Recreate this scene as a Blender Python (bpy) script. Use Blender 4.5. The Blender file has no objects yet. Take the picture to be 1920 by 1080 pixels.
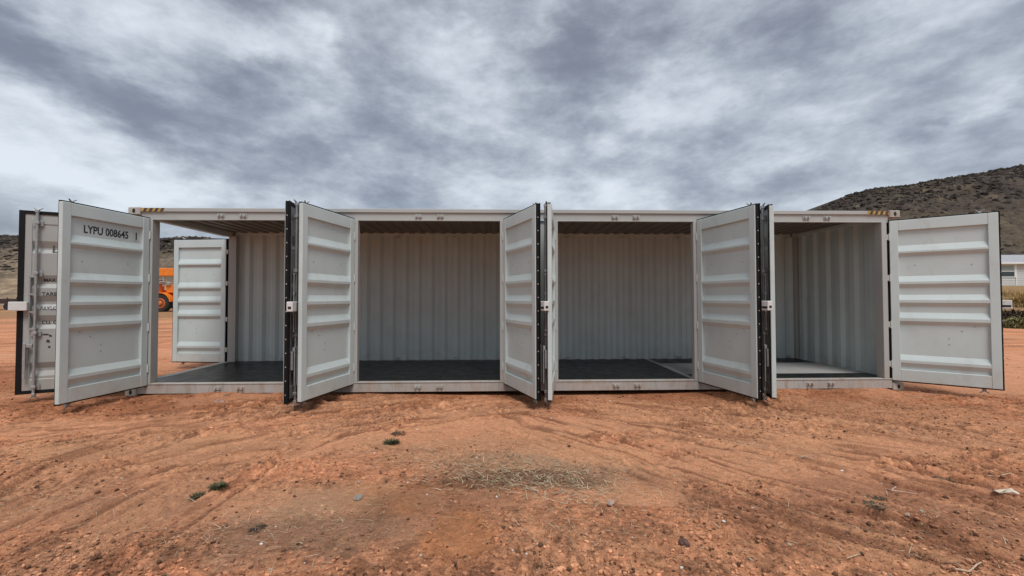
import bpy, bmesh, math, random
import numpy as np
from mathutils import Vector, Matrix
PI = math.pi
R = math.radians
random.seed(11)
rng = np.random.default_rng(5)
scene = bpy.context.scene
col = scene.collection

# ------------------------------------------------------------------ camera
FPX, CAM = 806.9, Vector((5.7089, -6.7496, 1.4896))
PITCH, ROLL, YAW = 0.0228, 0.0015, -0.0288
camd = bpy.data.cameras.new('camera')
camd.sensor_width = 36.0
camd.lens = FPX / 1920 * 36.0
camd.clip_start = 0.05
camd.clip_end = 9000
cam = bpy.data.objects.new('camera', camd)
col.objects.link(cam)
RM = Matrix.Rotation(YAW, 3, 'Z') @ Matrix.Rotation(PITCH, 3, 'X') @ Matrix.Rotation(ROLL, 3, 'Y')
cam.matrix_world = Matrix.Translation(CAM) @ (RM @ Matrix.Rotation(PI / 2, 3, 'X')).to_4x4()
scene.camera = cam

# ------------------------------------------------------------------ render settings / exposure
scene.render.engine = 'CYCLES'
try:
    scene.cycles.use_denoising = True
    scene.cycles.denoiser = 'OPENIMAGEDENOISE'
except Exception:
    pass
scene.cycles.max_bounces = 8
scene.cycles.diffuse_bounces = 5
scene.view_settings.view_transform = 'Standard'
scene.view_settings.look = 'None'
scene.view_settings.gamma = 1.0
scene.view_settings.use_curve_mapping = False
scene.view_settings.exposure = 0.75
SUN_EL, SUN_AZ = R(60), R(168)          # azimuth clockwise from +Y: behind the camera, a little to the right
SKY_GAIN = 0.62

# ------------------------------------------------------------------ world: overcast sky
world = bpy.data.worlds.new('World')
scene.world = world
world.use_nodes = True


def ray(px, py):
    v = RM @ Vector(((px - 960) / FPX, 1.0, -(py - 540) / FPX))
    return v


def azel(px, py):
    v = ray(px, py).normalized()
    return math.atan2(v.x, v.y), math.asin(v.z)


def build_world():
    nt = world.node_tree
    N, Lk = nt.nodes, nt.links
    N.clear()

    def nd(t, **k):
        n = N.new(t)
        for a, b in k.items():
            setattr(n, a, b)
        return n

    def mth(op, a, b=None, c=None, clamp=False):
        n = nd('ShaderNodeMath', operation=op, use_clamp=clamp)
        for i, v in enumerate((a, b, c)):
            if v is None:
                continue
            if isinstance(v, (int, float)):
                n.inputs[i].default_value = v
            else:
                Lk.new(v, n.inputs[i])
        return n.outputs[0]
    out = nd('ShaderNodeOutputWorld')
    bg = nd('ShaderNodeBackground')
    tc = nd('ShaderNodeTexCoord')
    sep = nd('ShaderNodeSeparateXYZ')
    Lk.new(tc.outputs['Generated'], sep.inputs[0])
    x, y, z = sep.outputs
    zc = mth('MAXIMUM', z, 0.0)
    den = mth('ADD', zc, 0.24)
    u, v = mth('DIVIDE', x, den), mth('DIVIDE', y, den)
    plane = nd('ShaderNodeCombineXYZ')
    Lk.new(u, plane.inputs[0]); Lk.new(v, plane.inputs[1])
    az = mth('ARCTAN2', x, y)
    el = mth('ARCSINE', z)

    def noise(vec, scale, detail, rough, dist=0.0, loc=(0, 0, 0), rot=0.0, sc=(1, 1, 1)):
        mp = nd('ShaderNodeMapping')
        mp.inputs['Location'].default_value = loc
        mp.inputs['Rotation'].default_value = (0, 0, rot)
        mp.inputs['Scale'].default_value = sc
        Lk.new(vec, mp.inputs[0])
        n = nd('ShaderNodeTexNoise', noise_dimensions='3D')
        n.inputs['Scale'].default_value = scale
        n.inputs['Detail'].default_value = detail
        n.inputs['Roughness'].default_value = rough
        n.inputs['Distortion'].default_value = dist
        Lk.new(mp.outputs[0], n.inputs['Vector'])
        return n
    # cloud bodies seen in perspective: noise on a flat layer overhead
    n1 = noise(plane.outputs[0], 0.95, 1.5, 0.4, 0.1, (3.1, 1.7, 0.4), 0.5, (1.0, 1.25, 1)).outputs['Fac']
    flat = nd('ShaderNodeVectorMath', operation='MULTIPLY')
    Lk.new(tc.outputs['Generated'], flat.inputs[0])
    flat.inputs[1].default_value = (1.0, 1.0, 2.1)
    n2 = noise(flat.outputs[0], 4.0, 11, 0.60, 0.0, (7.3, 2.2, 5.1)).outputs['Fac']
    n3 = noise(flat.outputs[0], 11.0, 9, 0.62, 0.0, (1.3, 8.2, 2.7)).outputs['Fac']
    wn = noise(flat.outputs[0], 3.3, 6, 0.6, 0.0, (0.3, 4.2, 9.7))
    wsep = nd('ShaderNodeSeparateXYZ')
    Lk.new(wn.outputs['Color'], wsep.inputs[0])
    # warped azimuth / elevation: where the large cloud masses lie in this sky
    wa = mth('ADD', az, mth('MULTIPLY', mth('SUBTRACT', wsep.outputs[0], 0.5), 0.42))
    we = mth('ADD', el, mth('MULTIPLY', mth('SUBTRACT', wsep.outputs[1], 0.5), 0.22))
    ae = nd('ShaderNodeCombineXYZ')
    Lk.new(wa, ae.inputs[0]); Lk.new(we, ae.inputs[1])
    masses = [  # px, py, half width, half height, tilt (deg, down to the right), weight
        (440, 85, 190, 65, 8, .30), (600, 70, 130, 40, 40, .34), (870, 60, 70, 50, 30, .22), (250, 60, 120, 40, 20, .12),
        (190, 345, 520, 85, 7, .52), (70, 215, 190, 36, 14, .22), (1185, 275, 160, 50, -18, .20), (1030, 60, 45, 70, 0, .12),
        (1450, 170, 260, 60, -10, .12), (1885, 185, 160, 34, -16, .26), (1700, 290, 260, 40, -8, .14), (1250, 385, 900, 60, 0, .26),
        (1330, 40, 120, 60, 0, .10),
        (130, 135, 280, 75, 20, -.34), (340, 235, 270, 75, 22, -.34), (470, 125, 150, 62, 18, -.34), (610, 280, 250, 62, 12, -.28),
        (1085, 90, 190, 140, 0, -.32), (1110, 195, 130, 110, -30, -.22), (830, 225, 260, 80, 8, -.18), (30, 70, 120, 110, 0, -.20),
        (1540, 70, 200, 70, -8, -.10), (1790, 215, 190, 34, -14, -.20), (740, 40, 90, 60, 10, -.10), (900, 320, 260, 40, 5, -.14),
        (1500, 235, 220, 34, -10, -.10),
    ]
    acc = None
    for (px, py, rx, ry, tilt, w) in masses:
        a0, e0 = azel(px, py)
        t = R(tilt)
        a1, e1 = azel(px + rx * math.cos(t), py + rx * math.sin(t))
        a2, e2 = azel(px - ry * math.sin(t), py + ry * math.cos(t))
        mp = nd('ShaderNodeMapping', vector_type='TEXTURE')
        mp.inputs['Location'].default_value = (a0, e0, 0)
        mp.inputs['Rotation'].default_value = (0, 0, math.atan2(e1 - e0, a1 - a0))
        mp.inputs['Scale'].default_value = (1.35 * math.hypot(a1 - a0, e1 - e0), 1.35 * math.hypot(a2 - a0, e2 - e0), 1)
        Lk.new(ae.outputs[0], mp.inputs[0])
        g = nd('ShaderNodeTexGradient', gradient_type='QUADRATIC_SPHERE')
        Lk.new(mp.outputs[0], g.inputs[0])
        acc = mth('MULTIPLY', g.outputs['Fac'], w * 1.38) if acc is None else mth('MULTIPLY_ADD', g.outputs['Fac'], w * 1.38, acc)
    s = mth('ADD', 0.49, acc)
    s = mth('ADD', s, mth('MULTIPLY', mth('SUBTRACT', n1, 0.5), 0.35))
    s = mth('ADD', s, mth('MULTIPLY', mth('SUBTRACT', n2, 0.5), 1.75))
    s = mth('ADD', s, mth('MULTIPLY', mth('SUBTRACT', n3, 0.5), 0.62))
    cr = nd('ShaderNodeValToRGB')
    e = cr.color_ramp
    e.interpolation = 'B_SPLINE'
    cols = [(0.0, (.178, .194, .236)), (.22, (.226, .247, .295)), (.45, (.345, .374, .428)), (.70, (.520, .562, .610)), (1.0, (.700, .748, .795))]
    while len(e.elements) < len(cols):
        e.elements.new(.5)
    for el_, (p, c) in zip(e.elements, cols):
        el_.position = p
        el_.color = (*c, 1)
    Lk.new(s, cr.inputs[0])
    # overcast sky is brighter towards the zenith and pale at the horizon
    gain = mth('ADD', 1.0, mth('MULTIPLY', mth('MAXIMUM', mth('SUBTRACT', z, 0.55), 0.0), 1.5))
    sky = nd('ShaderNodeTexSky', sky_type='NISHITA')
    sky.sun_disc = False
    sky.sun_elevation = SUN_EL
    sky.sun_rotation = SUN_AZ
    skys = nd('ShaderNodeVectorMath', operation='SCALE')
    Lk.new(sky.outputs[0], skys.inputs[0])
    skys.inputs['Scale'].default_value = 0.12
    cl = nd('ShaderNodeVectorMath', operation='SCALE')
    Lk.new(cr.outputs[0], cl.inputs[0])
    Lk.new(mth('MULTIPLY', gain, SKY_GAIN / 0.10), cl.inputs['Scale'])
    add = nd('ShaderNodeVectorMath', operation='ADD')
    Lk.new(skys.outputs[0], add.inputs[0]); Lk.new(cl.outputs[0], add.inputs[1])
    Lk.new(add.outputs[0], bg.inputs[0])
    bg.inputs[1].default_value = 0.10
    Lk.new(bg.outputs[0], out.inputs[0])


build_world()
sund = bpy.data.lights.new('sun', 'SUN')
sund.energy = 1.5
sund.angle = R(24)
sund.color = (1.0, 0.985, 0.96)
sun = bpy.data.objects.new('sun', sund)
col.objects.link(sun)
sdir = Vector((math.sin(SUN_AZ) * math.cos(SUN_EL), math.cos(SUN_AZ) * math.cos(SUN_EL), math.sin(SUN_EL)))
sun.rotation_euler = sdir.to_track_quat('Z', 'Y').to_euler()

# ------------------------------------------------------------------ helpers


def tag(o, label=None, cat=None, group=None, kind=None):
    for k, v in (('label', label), ('category', cat), ('group', group), ('kind', kind)):
        if v:
            o[k] = v
    return o


def empty(name, loc=(0, 0, 0), rz=0.0):
    o = bpy.data.objects.new(name, None)
    o.location = loc
    o.rotation_euler = (0, 0, rz)
    col.objects.link(o)
    return o


class MB:
    def __init__(s):
        s.v, s.f, s.mi, s.sm = [], [], [], []

    def add(s, verts, faces, m=0, smooth=False):
        b = len(s.v)
        s.v += [tuple(p) for p in verts]
        s.f += [tuple(i + b for i in f) for f in faces]
        s.mi += [m] * len(faces)
        s.sm += [smooth] * len(faces)

    def box(s, x0, x1, y0, y1, z0, z1, m=0, c=0.0):
        if x0 > x1: x0, x1 = x1, x0
        if y0 > y1: y0, y1 = y1, y0
        if z0 > z1: z0, z1 = z1, z0
        if c <= 0:
            v = [(x, y, z) for x in (x0, x1) for y in (y0, y1) for z in (z0, z1)]
            s.add(v, [(0, 1, 3, 2), (4, 6, 7, 5), (0, 4, 5, 1), (2, 3, 7, 6), (0, 2, 6, 4), (1, 5, 7, 3)], m)
            return
        c = min(c, .3 * min(x1 - x0, y1 - y0, z1 - z0))
        bm = bmesh.new()
        bmesh.ops.create_cube(bm, size=1)
        for q in bm.verts:
            q.co = Vector((x0 if q.co.x < 0 else x1, y0 if q.co.y < 0 else y1, z0 if q.co.z < 0 else z1))
        bmesh.ops.bevel(bm, geom=bm.edges[:], offset=c, segments=1, affect='EDGES')
        bm.verts.index_update()
        s.add([q.co[:] for q in bm.verts], [[q.index for q in f.verts] for f in bm.faces], m)
        bm.free()

    def tube(s, a, b, r0, r1=None, n=10, m=0, cap=True):
        a, b = Vector(a), Vector(b)
        r1 = r0 if r1 is None else r1
        d = (b - a).normalized()
        p = d.orthogonal().normalized()
        q = d.cross(p)
        v = []
        for (c, r) in ((a, r0), (b, r1)):
            for i in range(n):
                t = 2 * PI * i / n
                v.append(c + (p * math.cos(t) + q * math.sin(t)) * r)
        s.add(v, [(i, (i + 1) % n, n + (i + 1) % n, n + i) for i in range(n)], m, True)
        if cap:
            s.add(v[:n], [tuple(range(n))[::-1]], m)
            s.add(v[n:], [tuple(range(n))], m)

    def prism(s, poly, axis, t0, t1, m=0):
        """poly in the two other axes, extruded along axis"""
        n = len(poly)

        def mk(p, t):
            return {'x': (t, p[0], p[1]), 'y': (p[0], t, p[1]), 'z': (p[0], p[1], t)}[axis]
        v = [mk(p, t0) for p in poly] + [mk(p, t1) for p in poly]
        s.add(v, [tuple(range(n))[::-1], tuple(range(n, 2 * n))] + [(i, (i + 1) % n, n + (i + 1) % n, n + i) for i in range(n)], m)

    def build(s, name, mats, parent=None, loc=None, rz=0.0, fix=True):
        me = bpy.data.meshes.new(name)
        me.from_pydata(s.v, [], s.f)
        for mt in (mats if isinstance(mats, (list, tuple)) else [mats]):
            me.materials.append(mt)
        me.polygons.foreach_set('material_index', s.mi)
        me.polygons.foreach_set('use_smooth', s.sm)
        if fix:
            bm = bmesh.new(); bm.from_mesh(me)
            bmesh.ops.recalc_face_normals(bm, faces=bm.faces[:])
            bm.to_mesh(me); bm.free()
        o = bpy.data.objects.new(name, me)
        col.objects.link(o)
        if parent:
            o.parent = parent
        if loc is not None:
            o.location = loc
            o.rotation_euler = (0, 0, rz)
        return o


def mesh_np(name, v, f, mat, smooth=True, colors=None):
    """fast mesh from numpy arrays; f is (n,3) or (n,4)"""
    me = bpy.data.meshes.new(name)
    k = f.shape[1]
    me.vertices.add(len(v)); me.vertices.foreach_set('co', np.ascontiguousarray(v, np.float32).ravel())
    me.loops.add(f.size); me.loops.foreach_set('vertex_index', np.ascontiguousarray(f, np.int32).ravel())
    me.polygons.add(len(f))
    me.polygons.foreach_set('loop_start', np.arange(0, f.size, k, dtype=np.int32))
    try:
        me.polygons.foreach_set('loop_total', np.full(len(f), k, np.int32))
    except Exception:
        pass
    me.polygons.foreach_set('use_smooth', np.full(len(f), smooth))
    if colors is not None:
        at = me.color_attributes.new('Col', 'FLOAT_COLOR', 'POINT')
        c = np.ones((len(v), 4), np.float32); c[:, :colors.shape[1]] = colors
        at.data.foreach_set('color', c.ravel())
    me.update(calc_edges=True)
    me.validate()
    if mat:
        me.materials.append(mat)
    o = bpy.data.objects.new(name, me)
    col.objects.link(o)
    return o


def hsh(i, j, seed):
    n = (i.astype(np.int64) * 374761393 + j.astype(np.int64) * 668265263 + seed * 1274126177) & 0x7fffffff
    n = ((n ^ (n >> 13)) * 1274126177) & 0x7fffffff
    n = n ^ (n >> 16)
    return (n & 0xffffff) / float(0xffffff)


def vn(x, y, s, seed):
    x, y = x / s, y / s
    i, j = np.floor(x), np.floor(y)
    fx, fy = x - i, y - j
    fx, fy = fx ** 3 * (fx * (fx * 6 - 15) + 10), fy ** 3 * (fy * (fy * 6 - 15) + 10)
    a, b, c, d = hsh(i, j, seed), hsh(i + 1, j, seed), hsh(i, j + 1, seed), hsh(i + 1, j + 1, seed)
    return (a + (b - a) * fx) * (1 - fy) + (c + (d - c) * fx) * fy - 0.5


def fbm(x, y, s, seed, o=4, g=.5):
    r, a, t = 0, 1.0, 0
    for k in range(o):
        r = r + a * vn(x + 17.3 * k, y - 9.1 * k, s, seed + k)
        t += a; a *= g; s *= .5
    return r / t * 1.6


def worley(x, y, s, seed):
    """distance to the nearest cell point (in cell units) and that cell's random number"""
    x, y = x / s, y / s
    i, j = np.floor(x), np.floor(y)
    best = np.full(x.shape, 9.0); rnd = np.zeros(x.shape)
    for di in (-1, 0, 1):
        for dj in (-1, 0, 1):
            a, b = i + di, j + dj
            d = np.hypot(x - a - .1 - .8 * hsh(a, b, seed), y - b - .1 - .8 * hsh(a, b, seed + 1))
            k = d < best
            best = np.where(k, d, best); rnd = np.where(k, hsh(a, b, seed + 2), rnd)
    return best, rnd


def clods(x, y):
    """broken, clodded soil: heights and a random tone per clod"""
    near = (np.abs(x - 5.7) < 14) & (y < 3.2) & (y > -5.5)
    H, T = np.zeros(x.shape), np.zeros(x.shape)
    xs_, ys_ = x[near], y[near]
    wx, wy = xs_ + .05 * fbm(xs_, ys_, .12, 911, 2), ys_ + .05 * fbm(xs_, ys_, .12, 921, 2)
    m1 = sstep(-.22, .20, fbm(xs_, ys_, 1.2, 77, 4))
    m2 = sstep(-.30, .10, fbm(xs_, ys_, .8, 87, 4))
    h, t = np.zeros(xs_.shape), np.zeros(xs_.shape)
    for (sc_, am, sd, mk, thr) in ((.10, .026, 931, m1, .55), (.055, .024, 941, m1, .30), (.030, .016, 951, m2, .2)):
        d, r = worley(wx, wy, sc_, sd)
        on = (r > thr)
        hh = am * mk * on * (.35 + .65 * r) * np.sqrt(np.clip(1 - (d / .62) ** 2, 0, 1))
        h = h + hh
        t = t + (r - .5) * mk
    H[near], T[near] = h, t
    return H, T


def sstep(a, b, x):
    t = np.clip((x - a) / (b - a), 0, 1)
    return t * t * (3 - 2 * t)


CFW = RM @ Vector((0, 1, 0))
RIGHT = Vector((math.cos(YAW), math.sin(YAW), 0))
FWD = Vector((-math.sin(YAW), math.cos(YAW), 0))


def at(px, py, d):
    """point on the ray of a pixel of the photograph at depth d"""
    return CAM + ray(px, py) * d


def gp(px, py, z=0.0):
    v = ray(px, py)
    t = (z - CAM.z) / v.z
    return CAM + v * t

# ------------------------------------------------------------------ materials


class Mt:
    def __init__(s, name, rough=.6, metal=0.0, color=(.5, .5, .5), spec=None):
        s.m = bpy.data.materials.new(name)
        s.m.use_nodes = True
        s.nt = s.m.node_tree
        s.b = s.nt.nodes['Principled BSDF']
        s.b.inputs['Base Color'].default_value = (*color, 1)
        s.b.inputs['Roughness'].default_value = rough
        s.b.inputs['Metallic'].default_value = metal
        if spec is not None:
            s.b.inputs['Specular IOR Level'].default_value = spec
        s.tc = None

    def n(s, t, **k):
        q = s.nt.nodes.new(t)
        for a, b in k.items():
            setattr(q, a, b)
        return q

    def lk(s, a, b):
        s.nt.links.new(a, b)

    def coord(s, kind='Object'):
        if not s.tc:
            s.tc = s.n('ShaderNodeTexCoord')
        return s.tc.outputs[kind]

    def noise(s, scale, detail=4, rough=.55, sc=(1, 1, 1), dist=0.0, kind='Object', loc=(0, 0, 0)):
        mp = s.n('ShaderNodeMapping')
        mp.inputs['Scale'].default_value = sc
        mp.inputs['Location'].default_value = loc
        s.lk(s.coord(kind), mp.inputs[0])
        q = s.n('ShaderNodeTexNoise')
        q.inputs['Scale'].default_value = scale
        q.inputs['Detail'].default_value = detail
        q.inputs['Roughness'].default_value = rough
        q.inputs['Distortion'].default_value = dist
        s.lk(mp.outputs[0], q.inputs['Vector'])
        return q.outputs['Fac']

    def ramp(s, fac, stops):
        q = s.n('ShaderNodeValToRGB')
        e = q.color_ramp
        while len(e.elements) < len(stops):
            e.elements.new(.5)
        for a, (p, c) in zip(e.elements, stops):
            a.position = p
            a.color = (*c, 1) if len(c) == 3 else c
        s.lk(fac, q.inputs[0])
        return q.outputs[0]

    def mix(s, fac, a, b, mode='MIX'):
        q = s.n('ShaderNodeMix', data_type='RGBA', blend_type=mode)
        for i, v in ((0, fac), (6, a), (7, b)):
            if isinstance(v, tuple):
                q.inputs[i].default_value = (*v, 1)
            elif isinstance(v, (int, float)):
                q.inputs[i].default_value = v
            else:
                s.lk(v, q.inputs[i])
        return q.outputs[2]

    def maprange(s, v, a, b, c=0.0, d=1.0):
        q = s.n('ShaderNodeMapRange')
        for i, t in enumerate((a, b, c, d)):
            q.inputs[i + 1].default_value = t
        s.lk(v, q.inputs[0])
        return q.outputs[0]

    def mul(s, a, b, op='MULTIPLY'):
        q = s.n('ShaderNodeMath', operation=op)
        for i, v in enumerate((a, b)):
            if isinstance(v, (int, float)):
                q.inputs[i].default_value = v
            else:
                s.lk(v, q.inputs[i])
        return q.outputs[0]

    def col(s, c):
        s.lk(c, s.b.inputs['Base Color'])

    def bump(s, h, strength=.3, dist=.01):
        q = s.n('ShaderNodeBump')
        q.inputs['Strength'].default_value = strength
        q.inputs['Distance'].default_value = dist
        s.lk(h, q.inputs['Height'])
        s.lk(q.outputs[0], s.b.inputs['Normal'])


def m_paint(name, c, grime=(.36, .30, .24), g=.5, rough=.42, rust=0.0):
    q = Mt(name, rough, spec=.4)
    big = q.noise(1.3, 5, .6)
    fine = q.noise(22, 4, .6, (1, 1, .25))
    base = q.mix(q.maprange(big, .35, .7), tuple(x * .93 for x in c), tuple(min(1, x * 1.04) for x in c))
    dirt = q.mul(q.maprange(q.noise(3.2, 8, .68, (1, 1, .5)), .56, .78), g)
    base = q.mix(dirt, base, grime)
    speck = q.mul(q.maprange(q.noise(60, 3, .7), .70, .76), .35 * min(1, g * 1.5))
    base = q.mix(speck, base, (.16, .12, .09))
    if rust > 0:
        st = q.mul(q.maprange(q.noise(9, 7, .7, (1, 1, .22), .4), .50, .70), rust)
        base = q.mix(st, base, (.19, .115, .060))
        st2 = q.mul(q.maprange(q.noise(38, 5, .7, (1, 1, .12), .2), .56, .72), rust * .8)
        base = q.mix(st2, base, (.10, .065, .04))
    sz = q.n('ShaderNodeSeparateXYZ')
    q.lk(q.coord(), sz.inputs[0])
    low = q.mul(q.maprange(sz.outputs[2], .12, .55, .38, 0), q.maprange(q.noise(5, 7, .7), .36, .66))     # red dust splashed on the lowest part
    base = q.mix(low, base, (.40, .235, .140))
    q.col(base)
    q.lk(q.maprange(fine, .3, .7, rough - .06, rough + .12), q.b.inputs['Roughness'])
    q.bump(q.noise(7, 3, .5), .12, .006)
    return q.m


PAINT = (.535, .610, .598)
M_paint = m_paint('container_paint', PAINT, g=.40)
M_rail = m_paint('rail_paint', (.39, .40, .38), g=.45)
M_outer = m_paint('container_outside_paint', (.36, .37, .352), g=.45)
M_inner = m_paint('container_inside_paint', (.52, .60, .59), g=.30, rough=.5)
M_sill = m_paint('sill_paint_dirty', (.40, .40, .38), grime=(.25, .16, .10), g=.9, rough=.55, rust=.5)
M_roofshade = m_paint('roof_shaded_paint', (.17, .16, .145), g=.35, rough=.55)  # inside paint darkened so the ceiling's shade sits in the colour
M_cast = m_paint('casting_paint', (.46, .44, .39), grime=(.25, .17, .11), g=.9, rough=.6, rust=.35)


def m_plain(name, c, rough=.5, metal=0.0, var=.25, scale=8, spec=None, bump=0.0):
    q = Mt(name, rough, metal, spec=spec)
    f = q.noise(scale, 6, .6)
    q.col(q.mix(q.maprange(f, .3, .7), tuple(x * (1 - var) for x in c), tuple(min(1, x * (1 + var)) for x in c)))
    if bump:
        q.bump(f, bump, .01)
    return q.m


M_rubber = m_plain('black_rubber', (.008, .008, .009), .6, var=.3, spec=.2)
M_steel = m_plain('galvanised_steel', (.36, .37, .37), .45, .5, .15, 20)
M_rivet = m_plain('rivet_steel', (.55, .55, .55), .35, .8, .1)
M_lock = m_plain('lock_box_paint', (.62, .63, .61), .45, 0, .06, 12)
M_bolt = m_plain('painted_bolt', (.30, .31, .30), .6)
M_dark = m_plain('dark_gap', (.02, .02, .02), .8)
M_ink = m_plain('black_stencil', (.03, .032, .036), .6, 0, .25, 60)
M_ghost = m_plain('faint_grey_stencil', (.50, .51, .50), .6, 0, .1, 60)
M_yellow = m_plain('hazard_yellow', (.42, .27, .075), .6, 0, .45, 30)
M_black = m_plain('hazard_black', (.055, .04, .03), .6)


def m_floor():
    q = Mt('black_floor_coating', .36, spec=.12)
    f = q.noise(2.2, 6, .62)
    base = q.mix(q.maprange(f, .35, .7), (.007, .0075, .0075), (.011, .012, .012))
    dust = q.mul(q.maprange(q.noise(6, 8, .7, (.4, 1, 1)), .54, .80), .14)
    base = q.mix(dust, base, (.12, .085, .06))
    q.col(base)
    q.lk(q.maprange(q.noise(5, 6, .6), .3, .7, .26, .42), q.b.inputs['Roughness'])
    q.bump(q.noise(70, 3, .6, (.2, 1, 1)), .08, .003)
    return q.m


M_floor = m_floor()
M_plate = m_paint('steel_floor_plate', (.36, .385, .385), g=.5, rough=.45)


def m_attr(name, rough=.9, fine=140., amt=.35, bump=.5, bd=.006, spec=.15):
    """colour from the mesh's own colour attribute, broken up with fine grain"""
    q = Mt(name, rough, spec=spec)
    a = q.n('ShaderNodeAttribute', attribute_name='Col')
    n1 = q.noise(fine, 5, .65)
    n2 = q.noise(fine * .22, 5, .6)
    f = q.mul(q.maprange(n1, .25, .75, 1 - amt, 1 + amt), q.maprange(n2, .25, .75, 1 - amt * .6, 1 + amt * .6))
    vm = q.n('ShaderNodeVectorMath', operation='SCALE')
    q.lk(a.outputs['Color'], vm.inputs[0]); q.lk(f, vm.inputs['Scale'])
    q.col(vm.outputs[0])
    if bump:
        q.bump(q.mul(n1, q.mul(n2, 1.5), 'ADD'), bump, bd)
    return q.m




def m_soil():
    q = Mt('red_dirt', .95, spec=.12)
    a = q.n('ShaderNodeAttribute', attribute_name='Col')
    n1 = q.noise(110, 6, .7)
    n2 = q.noise(26, 8, .68, (1, 1, 1), .3)
    n3 = q.noise(34, 8, .74, (.75, 1.3, 1), .6, loc=(3, 7, 1))
    f = q.mul(q.maprange(n1, .25, .75, .68, 1.32), q.maprange(n2, .25, .75, .74, 1.26))
    vm = q.n('ShaderNodeVectorMath', operation='SCALE')
    q.lk(a.outputs['Color'], vm.inputs[0]); q.lk(f, vm.inputs['Scale'])
    c = q.mix(q.mul(q.mul(q.maprange(n3, .56, .605), .78), a.outputs['Alpha']), vm.outputs[0], (.105, .046, .027))     # dark crumbs of damp soil and rotted straw
    c = q.mix(q.mul(q.maprange(q.noise(75, 5, .7, loc=(9, 2, 4)), .60, .70), .5), c, (.60, .34, .20))  # pale sand grains
    c = q.mix(q.mul(q.mul(q.maprange(q.noise(13, 8, .75, loc=(5, 1, 8), dist=.4), .565, .63), .50), a.outputs['Alpha']), c, (.17, .072, .038))
    q.col(c)
    h = q.mul(q.mul(n1, .5), q.mul(n2, 1.4), 'ADD')
    q.bump(q.mul(h, q.mul(n3, -.9), 'ADD'), 1.0, .020)
    return q.m


M_ground = m_soil()
M_stone = m_attr('dirt_clods_and_pebbles', .9, 160, .22, .3, .003)
M_straw = m_attr('dry_straw', .85, 60, .2, 0)
M_hill = m_attr('hillside_soil', .95, .55, .55, .9, .6)
M_scrub = m_attr('scrub_and_rock', .95, 2.2, .4, .6, .2)
M_leaf = m_attr('weed_leaf', .7, 90, .25, 0, spec=.3)

# ------------------------------------------------------------------ ground


def seg_dist(x, y, pts):
    """distance to a polyline and signed side distance and length along it"""
    best = np.full(x.shape, 1e9); along = np.zeros_like(x); side = np.zeros_like(x)
    L = 0.0
    for (ax, ay), (bx, by) in zip(pts[:-1], pts[1:]):
        dx, dy = bx - ax, by - ay
        l = math.hypot(dx, dy)
        t = np.clip(((x - ax) * dx + (y - ay) * dy) / l ** 2, 0, 1)
        ex, ey = x - ax - t * dx, y - ay - t * dy
        d = np.hypot(ex, ey)
        k = d < best
        best = np.where(k, d, best); along = np.where(k, L + t * l, along)
        side = np.where(k, (dx * ey - dy * ex) / l, side)
        L += l
    return best, side, along


def spline(pts, n=24):
    P = [np.array(p, float) for p in pts]
    P = [2 * P[0] - P[1]] + P + [2 * P[-1] - P[-2]]
    out = []
    for i in range(1, len(P) - 2):
        for k in range(n):
            t = k / n
            a, b, c, d = P[i - 1:i + 3]
            q = .5 * ((2 * b) + (-a + c) * t + (2 * a - 5 * b + 4 * c - d) * t * t + (-a + 3 * b - 3 * c + d) * t ** 3)
            out.append((q[0], q[1]))
    out.append(tuple(P[-2]))
    return out


def trk(pxs, n=5):
    return spline([tuple(gp(*p)[:2]) for p in pxs], n)


TRACKS = [  # pixel polylines of the tyre marks, projected to the ground
    (trk([(-260, 1075), (0, 955), (170, 862), (420, 790), (760, 752)]), .20, .016),
    (trk([(-160, 1200), (180, 1010), (420, 885), (640, 800), (860, 765)]), .22, .013),
    (trk([(-300, 905), (0, 850), (240, 810), (420, 785), (560, 762)]), .20, .016),
    (trk([(1000, 800), (1180, 850), (1420, 930), (1700, 1010), (2050, 1120)]), .22, .018),
    (trk([(1150, 780), (1400, 825), (1700, 890), (2000, 965), (2300, 1050)]), .22, .015),
    (trk([(1380, 770), (1640, 800), (1900, 850), (2250, 930)]), .20, .012),
    (trk([(-300, 830), (0, 800), (260, 785), (480, 762), (700, 748)]), .18, .016),
    (trk([(1120, 765), (1350, 790), (1650, 835), (2050, 905)]), .20, .016),
    (trk([(-100, 1010), (200, 900), (470, 835), (760, 790), (1000, 765)]), .18, .010),
]


def streak(ds, sd, al, w, i):
    """scraped lines running along a wheel mark, -1..1"""
    band = np.exp(-(ds / (w * 2.6)) ** 4)
    return band * np.clip(2.2 * fbm(al / .60 + 31 * i, sd / .055, 1.0, 400 + 3 * i, 3, .6), -1, 1)


def ground_far(x, y):
    """slow shape of the land"""
    dx, dy = x - CAM.x, y - CAM.y
    f = dx * FWD.x + dy * FWD.y
    r = dx * RIGHT.x + dy * RIGHT.y
    h = sstep(30, 60, f) * .25 * sstep(-5, -25, r)
    ang = r / np.maximum(f, 1)
    bank = sstep(21, 48, f) * 2.75 * sstep(.75, 1.02, ang) * sstep(400, 200, f)
    # loose soil lying against the sill at both ends
    pile = .045 * np.exp(-((y + .03) / .13) ** 2) * (sstep(3.6, 2.4, x) + sstep(9.3, 10.4, x)) * sstep(.15, .4, x) * sstep(12.05, 11.8, x) * (.45 + 1.1 * np.clip(fbm(x, y, .5, 66, 3) + .2, 0, 1))
    # hollow under the middle of the container
    hol = -.055 * np.exp(-((x - 6.9) / 2.2) ** 2) * sstep(-.9, .2, y) * sstep(4, 2.4, y)
    return h + bank + hol + pile


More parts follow.
